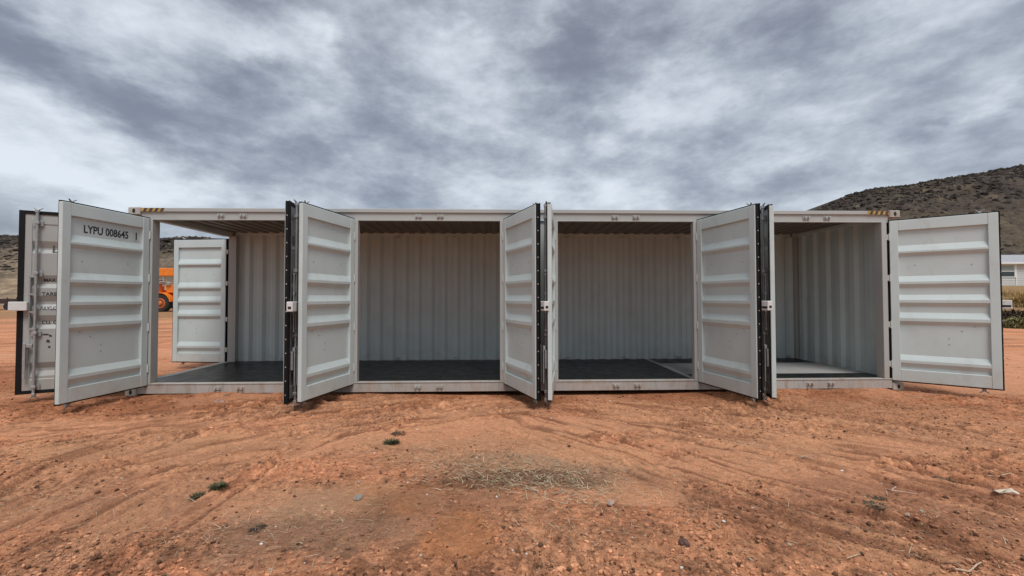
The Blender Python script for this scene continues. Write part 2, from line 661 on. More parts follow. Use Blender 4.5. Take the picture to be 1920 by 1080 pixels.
SANDS = [(80, 960, 1.5, .22), (330, 850, 1.5, .32), (600, 945, .8, .22), (1180, 915, .5, .25), (1110, 850, .6, .32), (720, 945, .40, .28), (860, 1015, .20, .28),
         (1330, 880, .9, .22), (1600, 835, 1.7, .35), (1000, 800, 1.6, .28), (560, 830, 1.2, .3), (1900, 690, 5, 3), (220, 800, 2.2, .3)]


def sandy(x, y):
    """0..1: where the dirt is swept smooth and pale"""
    n = fbm(x, y, .55, 1021, 6, .66)
    w = .75 * sstep(.10, .30, fbm(x, y, 1.7, 1001, 5, .62) + .35 * n)
    for (px, py, rx, ry) in SANDS:
        p = gp(px, py)
        d = np.sqrt(((x - p.x) / rx) ** 2 + ((y - p.y) / ry) ** 2)
        w = np.maximum(w, sstep(1.15, .75, d + 1.1 * n))
    return w * sstep(30, 20, np.hypot(x - 5.7, y + 6.7))


def ground_h(x, y, detail=True):
    h = ground_far(x, y)
    if not detail:
        return h
    near = np.exp(-(np.maximum(np.hypot(x - 5.7, y + 3) - 9, 0) / 14) ** 2)
    keep = 1 - .75 * sstep(-.35, .0, y) * sstep(2.9, 2.4, y) * sstep(-.4, .0, x) * sstep(12.7, 12.2, x)
    d = .045 * fbm(x, y, 2.6, 1, 3) + .028 * fbm(x, y, .7, 11, 3)
    sd_ = sandy(x, y)
    d = d + (.016 * fbm(x, y, .20, 31, 5, .6) + clods(x, y)[0]) * (1 - .78 * sd_)
    for i, (pts, w, dep) in enumerate(TRACKS):
        ds, sd, al = seg_dist(x, y, pts)
        m = np.exp(-(ds / w) ** 4) * sstep(-.35, .15, fbm(x, y, 1.1, 200 + i, 2) + .12)
        ridge = np.exp(-((ds - w * 1.25) / .07) ** 2)
        tread = np.sin((al + np.abs(sd) * .8) * 2 * PI / .16)
        d = d * (1 - .45 * m)
        d = d + streak(ds, sd, al, w, i) * .016
        d = d - m * dep * (1.6 + .7 * tread * sstep(-.2, .3, fbm(x, y, .6, 240 + i, 2))) + ridge * dep * 1.2
    return h + d * keep * (.15 + .85 * near)


def blob(x, y, px, py, rx, ry, wob=.25, seed=0):
    """soft patch in ground space around a place"""
    p = gp(px, py)
    d = np.sqrt(((x - p.x) / rx) ** 2 + ((y - p.y) / ry) ** 2) + wob * 3.2 * fbm(x, y, .40, 300 + seed, 6, .65)
    return sstep(1.15, .55, d)


def ground_col(x, y, grit=False):
    n = len(x)
    base = np.array([.63, .268, .138]); dark = np.array([.29, .122, .064]); sand = np.array([.66, .320, .168])
    tan = np.array([.48, .265, .145]); grey = np.array([.33, .225, .150]); orange = np.array([.60, .245, .105]); damp = np.array([.150, .070, .038])
    c = np.tile(base, (n, 1))

    def mixc(w, t):
        nonlocal c
        w = np.clip(w, 0, 1)[:, None]
        c = c * (1 - w) + t * w
    mixc(.75 * sstep(.0, .45, fbm(x, y, 2.2, 501, 5, .6)), sand)
    mixc(.42 * sstep(.05, .42, fbm(x, y, 1.2, 511, 6, .7)), tan)
    mixc(.52 * sstep(.08, .34, fbm(x, y, .36, 521, 6, .74)), dark)
    mixc(.65 * sstep(.10, .36, fbm(x, y, .16, 531, 5, .7)), damp)
    mixc(.45 * sstep(.12, .45, fbm(x, y, .09, 541, 3, .6)), sand)
    # worked red band along the front of the container
    mixc(.55 * sstep(-1.9, -.5, y + .8 * fbm(x, y, .9, 551, 3)) * sstep(16, 12, x) * sstep(4, 2.5, y), np.array([.270, .092, .038]))
    sw = sandy(x, y)
    mixc(.62 * sw, np.array([.70, .340, .190]))
    # patches with a place of their own
    for i, (px, py, rx, ry, w, t) in enumerate([
            (720, 945, .42, .30, .8, orange), (860, 1010, .22, .34, .8, orange), (560, 985, .8, .42, .45, grey), (620, 935, .9, .35, .45, tan),
            (1000, 880, .95, .42, .6, grey), (950, 850, 1.4, .7, .45, tan), (985, 893, .45, .13, .75, damp), (900, 912, .5, .10, .55, damp), (1080, 905, .3, .10, .5, damp), (840, 930, .55, .40, .40, damp), (780, 985, .40, .25, .30, damp),
            (1010, 985, .8, .4, .20, damp), (830, 1075, .5, .2, .3, damp), (1230, 900, .45, .2, .3, damp), (1110, 850, .5, .3, .7, sand),
            (1180, 920, .4, .2, .6, sand), (80, 960, 1.2, .22, .75, np.array([.50, .24, .13])), (330, 850, 1.6, .45, .55, sand), (250, 840, 1.3, .5, .5, tan),
            (1700, 960, 1.6, .55, .55, np.array([.30, .135, .078])), (1500, 780, 3.0, 1.2, .35, tan), (1640, 1000, .8, .4, .18, damp),
            (480, 1010, 1.0, .3, .35, damp), (150, 930, .8, .3, .35, np.array([.25, .13, .09])), (640, 820, 1.6, .5, .4, sand), (1360, 870, .9, .3, .4, sand)]):
        mixc(w * blob(x, y, px, py, rx, ry, .3, i), t)
    # wheel marks: packed smooth dirt is paler, scraped lines bring up darker soil
    for i, (pts, w, dep) in enumerate(TRACKS):
        ds, sd, al = seg_dist(x, y, pts)
        st = streak(ds, sd, al, w, i)
        mixc(.80 * sstep(.12, .62, -st), dark * .85)
        mixc(.70 * sstep(.15, .65, st), sand)
        mixc(.80 * np.exp(-(ds / (w * 1.1)) ** 4) * sstep(-.3, .2, fbm(x, y, 1.1, 200 + i, 2)), np.array([.56, .275, .150]))
        mixc(.50 * np.exp(-((ds - w * 1.35) / .05) ** 2) * sstep(-.1, .3, fbm(x, y, .5, 260 + i, 2)), dark)  # dark lines along the track edges: ridge shadow painted in
    # far land: dry grass, then hill foot
    dx, dy = x - CAM.x, y - CAM.y
    f = dx * FWD.x + dy * FWD.y
    r = dx * RIGHT.x + dy * RIGHT.y
    mixc(sstep(26, 34, f + 8 * fbm(x, y, 9, 601, 3)) * .85 * sstep(-6, -18, r), np.array([.30, .175, .085]))
    mixc(sstep(22, 27, f + 6 * fbm(x, y, 7, 611, 3)) * sstep(12, 18, r), np.array([.30, .185, .085]))
    mixc(sstep(60, 80, f), np.array([.25, .17, .095]))
    c *= (1 + (.30 * fbm(x, y, .035, 701, 2) + .34 * clods(x, y)[1]) * (1 - .7 * sw))[:, None]
    c = np.clip(c, .01, .9)
    return np.concatenate([c, (1 - .8 * sw)[:, None]], 1) if grit else c


def axis(core, grow, lo, hi):
    """grid lines: list of (start, end, step) kept, then growing outwards"""
    a = []
    for (s, e, st) in core:
        a += list(np.arange(s, e - 1e-6, st))
    a.append(core[-1][1])
    st, x = core[-1][2], a[-1]
    up = []
    while x < hi:
        st *= grow; x += st; up.append(min(x, hi))
    st, x = core[0][2], a[0]
    dn = []
    while x > lo:
        st *= grow; x -= st; dn.append(max(x, lo))
    return np.array(dn[::-1] + a + up)


def build_ground():
    gx = axis([(-3.4, 1.6, .024), (1.6, 10.0, .0105), (10.0, 14.9, .024)], 1.10, -3500, 3500)
    gy = axis([(-4.75, -2.6, .0105), (-2.6, -.1, .017), (-.1, 3.0, .06)], 1.09, -800, 3500)
    X, Y = np.meshgrid(gx, gy)
    x, y = X.ravel(), Y.ravel()
    v = np.stack([x, y, ground_h(x, y)], 1)
    nx, ny = len(gx), len(gy)
    i = np.arange(ny - 1)[:, None] * nx + np.arange(nx - 1)[None]
    f = np.stack([i, i + 1, i + nx + 1, i + nx], -1).reshape(-1, 4)
    o = mesh_np('ground', v, f, M_ground, True, ground_col(x, y, True))
    tag(o, kind='structure')
    return o


build_ground()

# ------------------------------------------------------------------ hills


def hill(name, t0, t1, s0, s1, Hr, step, seed, base, dk=1.0):
    """a long hill: t along the camera's right, s ahead; Hr(t) = crest height at depth s1"""
    tt = np.arange(t0, t1, step)
    ss = np.concatenate([np.arange(s0, s1 + 10, step), np.linspace(s1 + 14, s1 + 500, 20)])
    T, S = np.meshgrid(tt, ss)
    T, S = T.ravel(), S.ravel()
    H = hill_h(T, S, s0, s1, Hr, seed, base)
    x = CAM.x + RIGHT.x * T + FWD.x * S
    y = CAM.y + RIGHT.y * T + FWD.y * S
    v = np.stack([x, y, H], 1)
    nx, ny = len(tt), len(ss)
    i = np.arange(ny - 1)[:, None] * nx + np.arange(nx - 1)[None]
    f = np.stack([i, i + 1, i + nx + 1, i + nx], -1).reshape(-1, 4)
    rel = np.clip((S - s0) / (s1 - s0), 0, 1)
    low, mid, top = np.array([.235, .168, .108]) * dk, np.array([.135, .103, .070]) * dk, np.array([.052, .041, .035])
    w1 = sstep(.15, .60, rel + .30 * fbm(T, S, 40, seed + 5, 4))[:, None]
    w2 = sstep(.62, 1.0, rel + .30 * fbm(T, S, 22, seed + 9, 4))[:, None]
    c = low * (1 - w1) + mid * w1
    c = c * (1 - w2) + top * w2
    g = sstep(.05, .4, fbm(T, S, 13, seed + 15, 4))[:, None] * .7
    c = c * (1 - g) + np.array([.080, .064, .044]) * g
    b = sstep(.1, .35, fbm(T * .45, S, 8, seed + 25, 4))[:, None] * .55
    c = c * (1 - b) + np.array([.070, .052, .038]) * b
    p = sstep(.15, .4, fbm(T * .5, S, 5, seed + 35, 3))[:, None] * .45
    c = c * (1 - p) + np.array([.22, .165, .105]) * dk * p
    o = mesh_np(name, v, f, M_hill, True, c)
    tag(o, kind='structure')
    return o


def hill_h(T, S, s0, s1, Hr, seed, base):
    rel = np.clip((S - s0) / (s1 - s0), 0, 1)
    prof = .62 * rel ** 1.05 + .38 * sstep(.55, 1.0, rel)
    H = base + (Hr(T) - base) * prof
    n = fbm(T, S, 30, seed, 4) * 5 + fbm(T, S, 7, seed + 3, 4) * 1.6 + np.abs(fbm(T, S, 14, seed + 4, 3)) * -3.0
    H = H + n * sstep(0, .25, rel) * (1 - .82 * sstep(.85, 1, rel))
    H = H - np.maximum(S - s1 - 8, 0) * .06
    return H


def crest(pts, D):
    tx = [(p[0] - 960) / FPX * D for p in pts]
    hz = [CAM.z + (558.4 - p[1]) / FPX * D for p in pts]
    return lambda T: np.interp(T, tx, hz)


DR, DL = 240., 270.
HR = crest([(1250, 552), (1420, 470), (1500, 424), (1545, 392), (1568, 379), (1600, 364), (1650, 353), (1720, 345), (1770, 336), (1840, 325), (1920, 311), (2050, 290), (2400, 250), (3200, 260)], DR)
HL = crest([(-1400, 430), (-700, 425), (-200, 436), (0, 440), (60, 441), (150, 438), (285, 446), (330, 444), (420, 446), (520, 470), (700, 530), (800, 556)], DL)
hill('hill', 70, 560, 62, DR, HR, 1.6, 900, 1.4, .60)
hill('hill', -760, -40, 84, DL, HL, 1.8, 950, .1, 1.25)


def ico():
    bm = bmesh.new()
    bmesh.ops.create_icosphere(bm, subdivisions=1, radius=1)
    v = np.array([q.co[:] for q in bm.verts]); f = np.array([[q.index for q in t.verts] for t in bm.faces])
    bm.free()
    return v, f


ICO_V, ICO_F = ico()


def scatter_lumps(name, P, size, colors, mat, squash=.7, jit=.3, sink=.3, smooth=False):
    n = len(P)
    V = ICO_V[None] * (1 + jit * (rng.random((n, len(ICO_V), 1)) * 2 - 1))
    a = rng.random(n) * 2 * PI
    ca, sa = np.cos(a)[:, None], np.sin(a)[:, None]
    sx, sy, sz = size * (.7 + .6 * rng.random(n)), size * (.7 + .6 * rng.random(n)), size * squash * (.6 + .8 * rng.random(n))
    x, y, z = V[..., 0] * sx[:, None], V[..., 1] * sy[:, None], V[..., 2] * sz[:, None]
    W = np.stack([x * ca - y * sa + P[:, 0:1], x * sa + y * ca + P[:, 1:2], z + P[:, 2:3] + (sz * (1 - 2 * sink))[:, None] * .5], -1).reshape(-1, 3)
    F = (ICO_F[None] + (np.arange(n) * len(ICO_V))[:, None, None]).reshape(-1, 3)
    C = np.repeat(colors, len(ICO_V), 0)
    o = mesh_np(name, W, F, mat, smooth, C)
    return o


def scrub(n, tlo, thi, s0, s1, Hr, seed, base, name, label, top=0.0):
    T = tlo + (thi - tlo) * rng.random(n * 3); S = s0 + (s1 - s0 + 4) * rng.random(n * 3) ** .8
    rel = (S - s0) / (s1 - s0)
    # keep only what the slope in view can show, clumped, denser towards the rim
    d = fbm(T, S, 18, seed + 60, 4)
    k = (rng.random(n * 3) < (.25 + .65 * rel + d) * (1 - top + top * sstep(.55, .95, rel))) & (Hr(T) > 4)
    T, S, rel = T[k][:n], S[k][:n], rel[k][:n]
    m = len(T)
    H = hill_h(T, S, s0, s1, Hr, seed, base)
    P = np.stack([CAM.x + RIGHT.x * T + FWD.x * S, CAM.y + RIGHT.y * T + FWD.y * S, H], 1)
    kind = rng.random(m)
    rock = kind < (.25 + .45 * rel)
    c = np.where(rock[:, None], np.array([.046, .038, .033]), np.array([.056, .048, .035]))
    pale = (~rock) & (rng.random(m) < .22)
    c = np.where(pale[:, None], np.array([.125, .100, .072]), c) * (.65 + .7 * rng.random((m, 1)))
    size = np.where(rock, .4 + 1.3 * rng.random(m) ** 2.5 * (1 - .6 * sstep(.85, 1, rel)), .4 + .8 * rng.random(m) ** 2)
    o = scatter_lumps(name, P, size, c, M_scrub, .75, .35)
    tag(o, label, 'scrub', kind='stuff')


scrub(17000, 120, 330, 70, DR, HR, 900, 1.4, 'scrub', 'dark scrub and basalt rubble covering the right hand hill')
scrub(8000, -345, -190, 90, DL, HL, 950, .1, 'scrub', 'dark scrub and rubble strewn over the left hand hill', .8)

# ------------------------------------------------------------------ the container
CL, CW, CH = 12.192, 2.438, 2.896
ZS, ZH = .188, 2.710
Z0, Z1, LW = .162, 2.720, 1.191
HX = [.336, 2.80, 3.454, 5.762, 6.583, 8.848, 9.72, 12.0]
ANG = [96.7, 97.8, 103.5, 110.4, 99.5, 101.6, 107.3, 140.6]
BAYS = [(.368, 2.755), (3.50, 5.715), (6.63, 8.80), (9.765, 11.885)]

box_root = empty('shipping_container')
tag(box_root, 'long pale grey shipping container with four pairs of side doors swung open on red dirt', 'container')

# profile of a door leaf: ribs (top of upper slope, end of it, start of lower slope, end) below the leaf's top edge
RIBS = [(.405, .500, .525, .580), (.895, .985, 1.020, 1.080), (1.190, 1.275, 1.315, 1.375), (1.470, 1.560, 1.605, 1.665), (2.140, 2.225, 2.265, 2.335)]
PBASE, PTOP = -.040, -.004


def prof_pts():
    pts = [(.165, PBASE)]
    for a, b, c, d in RIBS:
        pts += [(a, PBASE), (b, PTOP), (c, PTOP), (d, PBASE)]
    pts.append((2.375, PBASE))
    return pts


PROF = prof_pts()


def prof_y(z):
    return float(np.interp(Z1 - z, [p[0] for p in PROF], [p[1] for p in PROF]))


def leaf_meshes(s, w):
    """shared meshes of one hand of door: s = +1 hinge at left seen from outside"""
    TH = -.055
    fr = MB()
    fr.box(0, s * .105, TH, 0, Z0, Z1, c=.005)                       # hinge stile
    fr.box(s * (w - .105), s * w, TH, 0, Z0, Z1, c=.005)             # lock stile
    fr.box(s * .105, s * (w - .105), TH + .002, -.002, Z1 - .165, Z1 - .001, c=.005)   # top rail
    fr.box(s * .105, s * (w - .105), TH + .002, -.002, Z0 + .001, Z1 - 2.375, c=.005)  # bottom rail
    for k_, f_ in enumerate(fr.f):
        if max(fr.v[q][1] for q in f_) < TH + .0045:
            fr.mi[k_] = 1
    pn = MB()
    x0, x1 = s * .103, s * (w - .103)
    n = len(PROF)
    for off in (0.0, -.003):
        v = [(x, y + off, Z1 - d) for (d, y) in PROF for x in (x0, x1)]
        pn.add(v, [(2 * i, 2 * i + 1, 2 * i + 3, 2 * i + 2) for i in range(n - 1)], 0 if off == 0 else 1)
    # end slopes closing each rib towards the stiles
    for (a, b, c, d) in RIBS:
        for xe, sg in ((x0, 1), (x1, -1)):
            xi = xe + sg * s * .035
            z = [Z1 - q for q in (a, b, c, d)]
            pn.add([(xe, PBASE + .001, z[0]), (xi, PTOP + .001, z[1]), (xi, PTOP + .001, z[2]), (xe, PBASE + .001, z[3]), (xe, PTOP + .0015, z[1]), (xe, PTOP + .0015, z[2])],
                   [(0, 1, 4), (1, 2, 5, 4), (2, 3, 5)])
    sc = MB()                                                       # small bolt heads and patches on the inside
    sc.tube((0, -.001, 0), (0, .005, 0), .008, n=8)
    gk = MB()                                                       # door seal all round, proud of the edges
    g0, g1 = TH + .004, -.010
    e = .016
    if s < 0 or w < 1.18:
        gk.box(-s * .018, -s * (.092 if w < 1.18 and s > 0 else .046), TH - .008, TH + .022, Z0 - .02, Z1 + .02, c=.004)
        gk.box(s * (w + .001), s * (w + e), g0, g1, Z0 - e, Z1 + e, c=.004)
    gk.box(-s * .001, -s * e, g0, g1, Z0 - e, Z1 + e, c=.004)
    gk.box(0, s * w, g0, g1, Z1 + .001, Z1 + e, c=.004)
    gk.box(0, s * w, g0, g1, Z0 - e, Z0 - .001, c=.004)
    # lip lying against the outer face
    lip = .028 if s < 0 or w < 1.18 else -.004
    gk.box(s * (w - .035), s * (w + lip), TH - .010, TH - .001, Z0 - .02, Z1 + .02, c=.003)
    hl = .052 if s < 0 or w < 1.18 else .022
    gk.box(-s * hl, s * .030, TH - .010, TH - .001, Z0 - .02, Z1 + .02, c=.003)
    gk.box(s * .030, s * (w - .035), TH - .010, TH - .001, Z1 - .03, Z1 + .02, c=.003)
    gk.box(s * .030, s * (w - .035), TH - .010, TH - .001, Z0 - .02, Z0 + .03, c=.003)
    z = Z0 + .10
    while z < Z1 - .05 and (s < 0 or w < 1.18):
        gk.tube((s * (w + e), -.032, z), (s * (w + e + .004), -.032, z), .008, n=8, m=1)
        z += .176
    rx = s * (w - .17)
    ry = TH - .034
    rod = MB()
    rod.tube((rx, ry, Z0 - .045), (rx, ry, Z1 + .03), .017, n=12)
    for zz, sg in ((Z1 + .012, 1), (Z0 - .03, -1)):                  # forked cam at each end
        rod.box(rx - .020, rx + .020, ry - .022, ry + .022, zz - .022, zz + .022, c=.004)
        rod.tube((rx, ry, zz + sg * .018), (rx + .048, ry + .02, zz + sg * .052), .011, .007, 8)
        rod.tube((rx, ry, zz + sg * .018), (rx - .048, ry + .02, zz + sg * .052), .011, .007, 8)
    rod.tube((rx + s * .062, ry + .006, 1.80), (rx + s * .062, ry + .006, 1.06), .010, n=8)      # guide bar beside the rod
    for zz in (1.80, 1.55, 1.30, 1.06):
        rod.box(rx - .012, rx + s * .074, ry - .008, ry + .014, zz - .012, zz + .012)
    br = MB()
    br.box(rx - .055, rx + .055, TH - .014, TH - .011, -.045, .045)
    br.box(rx - .026, rx + .026, ry - .024, TH - .012, -.020, .020, c=.004)
    hd = MB()
    hx = rx + s * .095
    hd.box(rx - .015, hx + s * .015, ry - .022, ry + .004, .80, .85, c=.004)
    hd.box(hx - .016, hx + .016, ry - .030, ry - .016, .36, .86, c=.004)
    hd.box(hx - .028, hx + .028, TH - .040, TH - .011, .56, .80, c=.006)
    lb = MB()
    ex = .125 if w > 1.18 else .085
    lb.box(s * (w - .105), s * (w + ex), TH - .088, TH - .014, 1.320, 1.445, m=0, c=.006)
    lb.box(s * (w + ex + .0002), s * (w + ex + .003), TH - .070, TH - .032, 1.352, 1.385, m=1)
    lb.box(s * (w + .03), s * (w + ex - .01), TH - .0142, TH - .0115, 1.345, 1.375, m=1)
    hg = MB()
    hg.box(-s * .045, s * .004, -.030, .004, -.045, .045, c=.003)
    hg.tube((0, .004, -.060), (0, .004, .060), .010, n=10)
    return dict(fr=fr, pn=pn, sc=sc, gk=gk, rod=rod, br=br, hd=hd, lb=lb, hg=hg)


def text_mesh(body, x0, x1, z0, z1, mat, name, parent, yf, mirror=False, bold=0.0):
    cu = bpy.data.curves.new('lettering', 'FONT')
    cu.body = body
    cu.size = 1.0
    cu.offset = bold
    cu.resolution_u = 3
    to = bpy.data.objects.new('tmp', cu)
    col.objects.link(to)
    dg = bpy.context.evaluated_depsgraph_get()
    dg.update()
    me = bpy.data.meshes.new_from_object(to.evaluated_get(dg))
    bpy.data.objects.remove(to)
    bpy.data.curves.remove(cu)
    co = np.array([v.co[:] for v in me.vertices])
    lo, hi = co.min(0), co.max(0)
    X = x0 + (co[:, 0] - lo[0]) / (hi[0] - lo[0]) * (x1 - x0)
    Z = z0 + (co[:, 1] - lo[1]) / (hi[1] - lo[1]) * (z1 - z0)
    for v, a, b in zip(me.vertices, X, Z):
        v.co = (a, yf(b), b)
    me.name = name
    me.materials.clear()
    me.materials.append(mat)
    o = bpy.data.objects.new(name, me)
    col.objects.link(o)
    o.parent = parent
    return o


CACHE = {}


def cached(mb, key, name, mats, parent):
    if key in CACHE:
        o = CACHE[key].copy()
        col.objects.link(o)
        o.parent = parent
        return o
    o = mb.build(name, mats, parent)
    CACHE[key] = o
    return o


HANDS = {(s, w): leaf_meshes(s, w) for s in (1, -1) for w in (LW, 1.17)}


def door(x, y, rz, s, w, lock, label=None):
    h = HANDS[(s, w)]
    d = cached(h['fr'], (s, w, 'fr'), 'door', [M_paint, M_outer], box_root)
    d.location = (x, y, 0)
    d.rotation_euler = (0, 0, rz)
    cached(h['pn'], (s, w, 'pn'), 'door_panel', [M_paint, M_outer], d)
    for (bx, bz) in ((.80, .98), (.66, .86), (.66, .77), (.92, 1.98), (.93, 1.05), (.30, 1.995)):
        q = cached(h['sc'], 'sc', 'bolt_head', M_bolt, d)
        q.location = (s * bx, prof_y(bz), bz)
    cached(h['gk'], (s, w, 'gk'), 'door_seal', [M_rubber, M_rivet], d)
    cached(h['rod'], (s, w, 'rod'), 'lock_rod', M_steel, d)
    for z in (.24, 1.00, 1.85, 2.57):
        q = cached(h['br'], (s, w, 'br'), 'rod_bracket', M_steel, d)
        q.location = (0, 0, z)
    cached(h['hd'], (s, w, 'hd'), 'handle', M_steel, d)
    if lock:
        cached(h['lb'], (s, w, 'lb'), 'lock_box', [M_lock, M_dark], d)
    for z in (.42, 1.05, 1.80, 2.46):
        q = cached(h['hg'], (s, w, 'hg'), 'hinge', M_paint, d)
        q.location = (0, 0, z)
    if label:
        d['label'] = label
    return d


doors = []
for i, (hx, a) in enumerate(zip(HX, ANG)):
    s = 1 if i % 2 == 0 else -1
    doors.append(door(hx, 0, -s * R(a), s, LW, i % 2 == 1, 'side door stencilled with a container number on its inner face' if i == 0 else None))
end_front = door(0, .05, R(-90 + 115), -1, 1.17, True, 'end door with lettering and a lock rod on its outer face')
end_rear = door(0, CW - .058, R(-90 - 96.5), 1, 1.17, False)

# lettering on the first side door (inner face) and on the end door (outer face)
yin = lambda z: prof_y(z) + .002
text_mesh('LYPU 008645', .905, .300, 2.360, 2.470, M_ink, 'lettering', doors[0], yin, bold=.026)
text_mesh('1', .189, .169, 2.360, 2.470, M_ink, 'lettering', doors[0], yin, bold=.026)
fm = MB()
for (a, b, c, d) in ((.135, .225, 2.482, 2.490), (.135, .225, 2.340, 2.348), (.135, .141, 2.348, 2.482), (.219, .225, 2.348, 2.482)):
    fm.box(a, b, PBASE + .0005, PBASE + .002, c, d)
fm.build('number_frame', M_ghost, doors[0])
yo = lambda z: prof_y(z) - .003 - .004
W2 = 1.17
text_mesh('LYPU 008645 1', -W2 + .315, -.14, 2.150, 2.262, M_ink, 'lettering', end_front, yo, bold=.012)
for (t, a, b, z) in (('MAX GROSS', .225, .545, 1.755), ('TARE', .215, .375, 1.555), ('PAYLOAD', .20, .465, 1.350), ('CU. CAP.', .21, .455, 1.145)):
    text_mesh(t, -W2 + a, -W2 + b, z - .026, z + .026, M_ink, 'lettering', end_front, yo, bold=.02)
mk = MB()                                                           # small dark pictogram marks low on the end door
for (a, z, w_, h_) in ((.265, .975, .075, .022), (.315, .955, .030, .030), (.29, .88, .040, .045), (.305, .795, .028, .030)):
    y = yo(z)
    mk.prism([(-W2 + a - w_ / 2, z - h_ * .3), (-W2 + a + w_ / 2, z - h_ * .5), (-W2 + a + w_ * .4, z + h_ * .35), (-W2 + a - w_ * .2, z + h_ * .5)], 'y', y, y - .001)
mk.build('stencil_mark', M_ink, end_front)


def part(mb, name, mats, label=None, fix=True):
    o = mb.build(name, mats, box_root, fix=fix)
    if label:
        o['label'] = label
    return o


# corner castings with their oval openings
def casting(x0, y0, z0):
    m = MB()
    sx, sy, sz = .178, .162, .118
    m.box(x0, x0 + sx, y0, y0 + sy, z0, z0 + sz, m=0, c=.010)
    for yy, sg in ((y0 - .0015, 1), (y0 + sy + .0015, -1)):
        pts = []
        for k in range(14):
            t = 2 * PI * k / 14
            pts.append((x0 + sx / 2 + .024 * math.cos(t), z0 + sz / 2 + .020 * math.cos(t) * 0 + .036 * math.sin(t)))
        m.prism(pts, 'y', yy, yy + sg * .004, m=1)
    for xx, sg in ((x0 - .0015, 1), (x0 + sx + .0015, -1)):
        pts = [(y0 + sy / 2 + .022 * math.cos(2 * PI * k / 14), z0 + sz / 2 + .036 * math.sin(2 * PI * k / 14)) for k in range(14)]
        m.prism(pts, 'x', xx, xx + sg * .004, m=1)
    return m


for x0 in (0, CL - .178):
    for y0 in (0, CW - .162):
        for z0 in (0, CH - .118):
            part(casting(x0, y0, z0), 'corner_casting', [M_cast, M_dark])

# front rails
m = MB()
m.box(.178, CL - .178, .010, .072, 2.826, 2.886, c=.006)
m.box(.178, CL - .178, .034, .062, ZH + .004, 2.826, c=.003)
m.box(.178, CL - .178, .018, .070, ZH - .010, ZH + .006, c=.003)
part(m, 'top_rail', M_rail)
m = MB()
m.box(.178, CL - .178, .012, .060, .030, ZS - .018, c=.005)
m.box(.178, CL - .178, .004, .100, ZS - .018, ZS, c=.004)
part(m, 'bottom_rail', M_sill, 'rust streaked bottom rail')
# rear rails
m = MB()
m.box(.178, CL - .178, CW - .070, CW - .010, 2.80, 2.886, c=.006)
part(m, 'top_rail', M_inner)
m = MB()
m.box(.178, CL - .178, CW - .060, CW - .010, .030, ZS + .004, c=.006)
part(m, 'bottom_rail', M_sill)
# end rails
m = MB()
m.box(.012, .130, .162, CW - .162, 2.762, 2.884, c=.006)
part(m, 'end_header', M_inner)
m = MB()
m.box(.012, .160, .162, CW - .162, .030, ZS, c=.006)
part(m, 'end_sill', M_sill)
for (z0, z1, nm) in ((2.79, 2.884, 'end_header'), (.030, ZS, 'end_sill')):
    m = MB()
    m.box(CL - .13, CL - .012, .162, CW - .162, z0, z1, c=.006)
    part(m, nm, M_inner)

# posts
def post(xa, xb, depth=.11):
    m = MB()
    w = xb - xa
    t = min(.085, w * .38)
    m.box(xa, xa + t, .012, depth, ZS, ZH - .010, c=.005)
    m.box(xb - t, xb, .012, depth, ZS, ZH - .010, c=.005)
    if w > 2 * t + .01:
        m.box(xa + t, xb - t, .044, .050, ZS, ZH - .010)
        m.box(xa + t, xb - t, .086, .092, ZS, ZH - .010)
    return m


edges = [.012] + [e for b in BAYS for e in b] + [CL - .012]
for k in range(5):
    xa, xb = edges[2 * k], edges[2 * k + 1]
    part(post(xa, xb, .16 if k in (0, 4) else .11), 'post', M_rail)
for x0, x1 in ((.112, .270), (CL - .150, CL - .014)):
    m = MB()
    m.box(x0, x1, CW - .150, CW - .012, .118, CH - .118, c=.006)
    part(m, 'post', M_rail)

# corrugated rear wall, right end wall and roof
def corr(a, b, z0, z1, base, depth, seg, place, th=.002):
    """trapezoidal sheet; seg = lengths of flat, slope, flat, slope"""
    xs, ys = [a], [0]
    x, k, lv = a, 0, [0, depth, depth, 0]
    lv = [(0, 0), (0, depth), (depth, depth), (depth, 0)]
    while x < b - 1e-6:
        L_ = seg[k % 4]
        nx_ = min(b, x + L_)
        t = (nx_ - x) / L_
        y0, y1 = lv[k % 4]
        xs.append(nx_); ys.append(y0 + (y1 - y0) * t)
        x = nx_; k += 1
    m = MB()
    for off in (0, th):
        v = []
        for x_, y_ in zip(xs, ys):
            v += [place(x_, base + y_ + off, z0), place(x_, base + y_ + off, z1)]
        m.add(v, [(2 * i, 2 * i + 2, 2 * i + 3, 2 * i + 1) for i in range(len(xs) - 1)])
    return m


nb = 11
wl = (CL - .30) / nb
SEG = tuple(q * wl / 4 for q in (.29, .21, .29, .21))
for k in range(nb):                                                 # welded wall sheets, about 1.1 m each
    a = .15 + k * wl
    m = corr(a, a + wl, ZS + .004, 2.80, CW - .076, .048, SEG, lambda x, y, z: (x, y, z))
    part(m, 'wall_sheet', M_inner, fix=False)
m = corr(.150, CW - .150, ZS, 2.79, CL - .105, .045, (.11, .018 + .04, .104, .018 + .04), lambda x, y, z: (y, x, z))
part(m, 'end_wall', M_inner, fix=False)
nr = 11
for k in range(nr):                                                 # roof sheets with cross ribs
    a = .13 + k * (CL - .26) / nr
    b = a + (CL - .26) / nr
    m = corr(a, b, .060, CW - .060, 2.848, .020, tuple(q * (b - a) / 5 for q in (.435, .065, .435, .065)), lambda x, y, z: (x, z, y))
    part(m, 'roof_sheet', M_roofshade, fix=False)

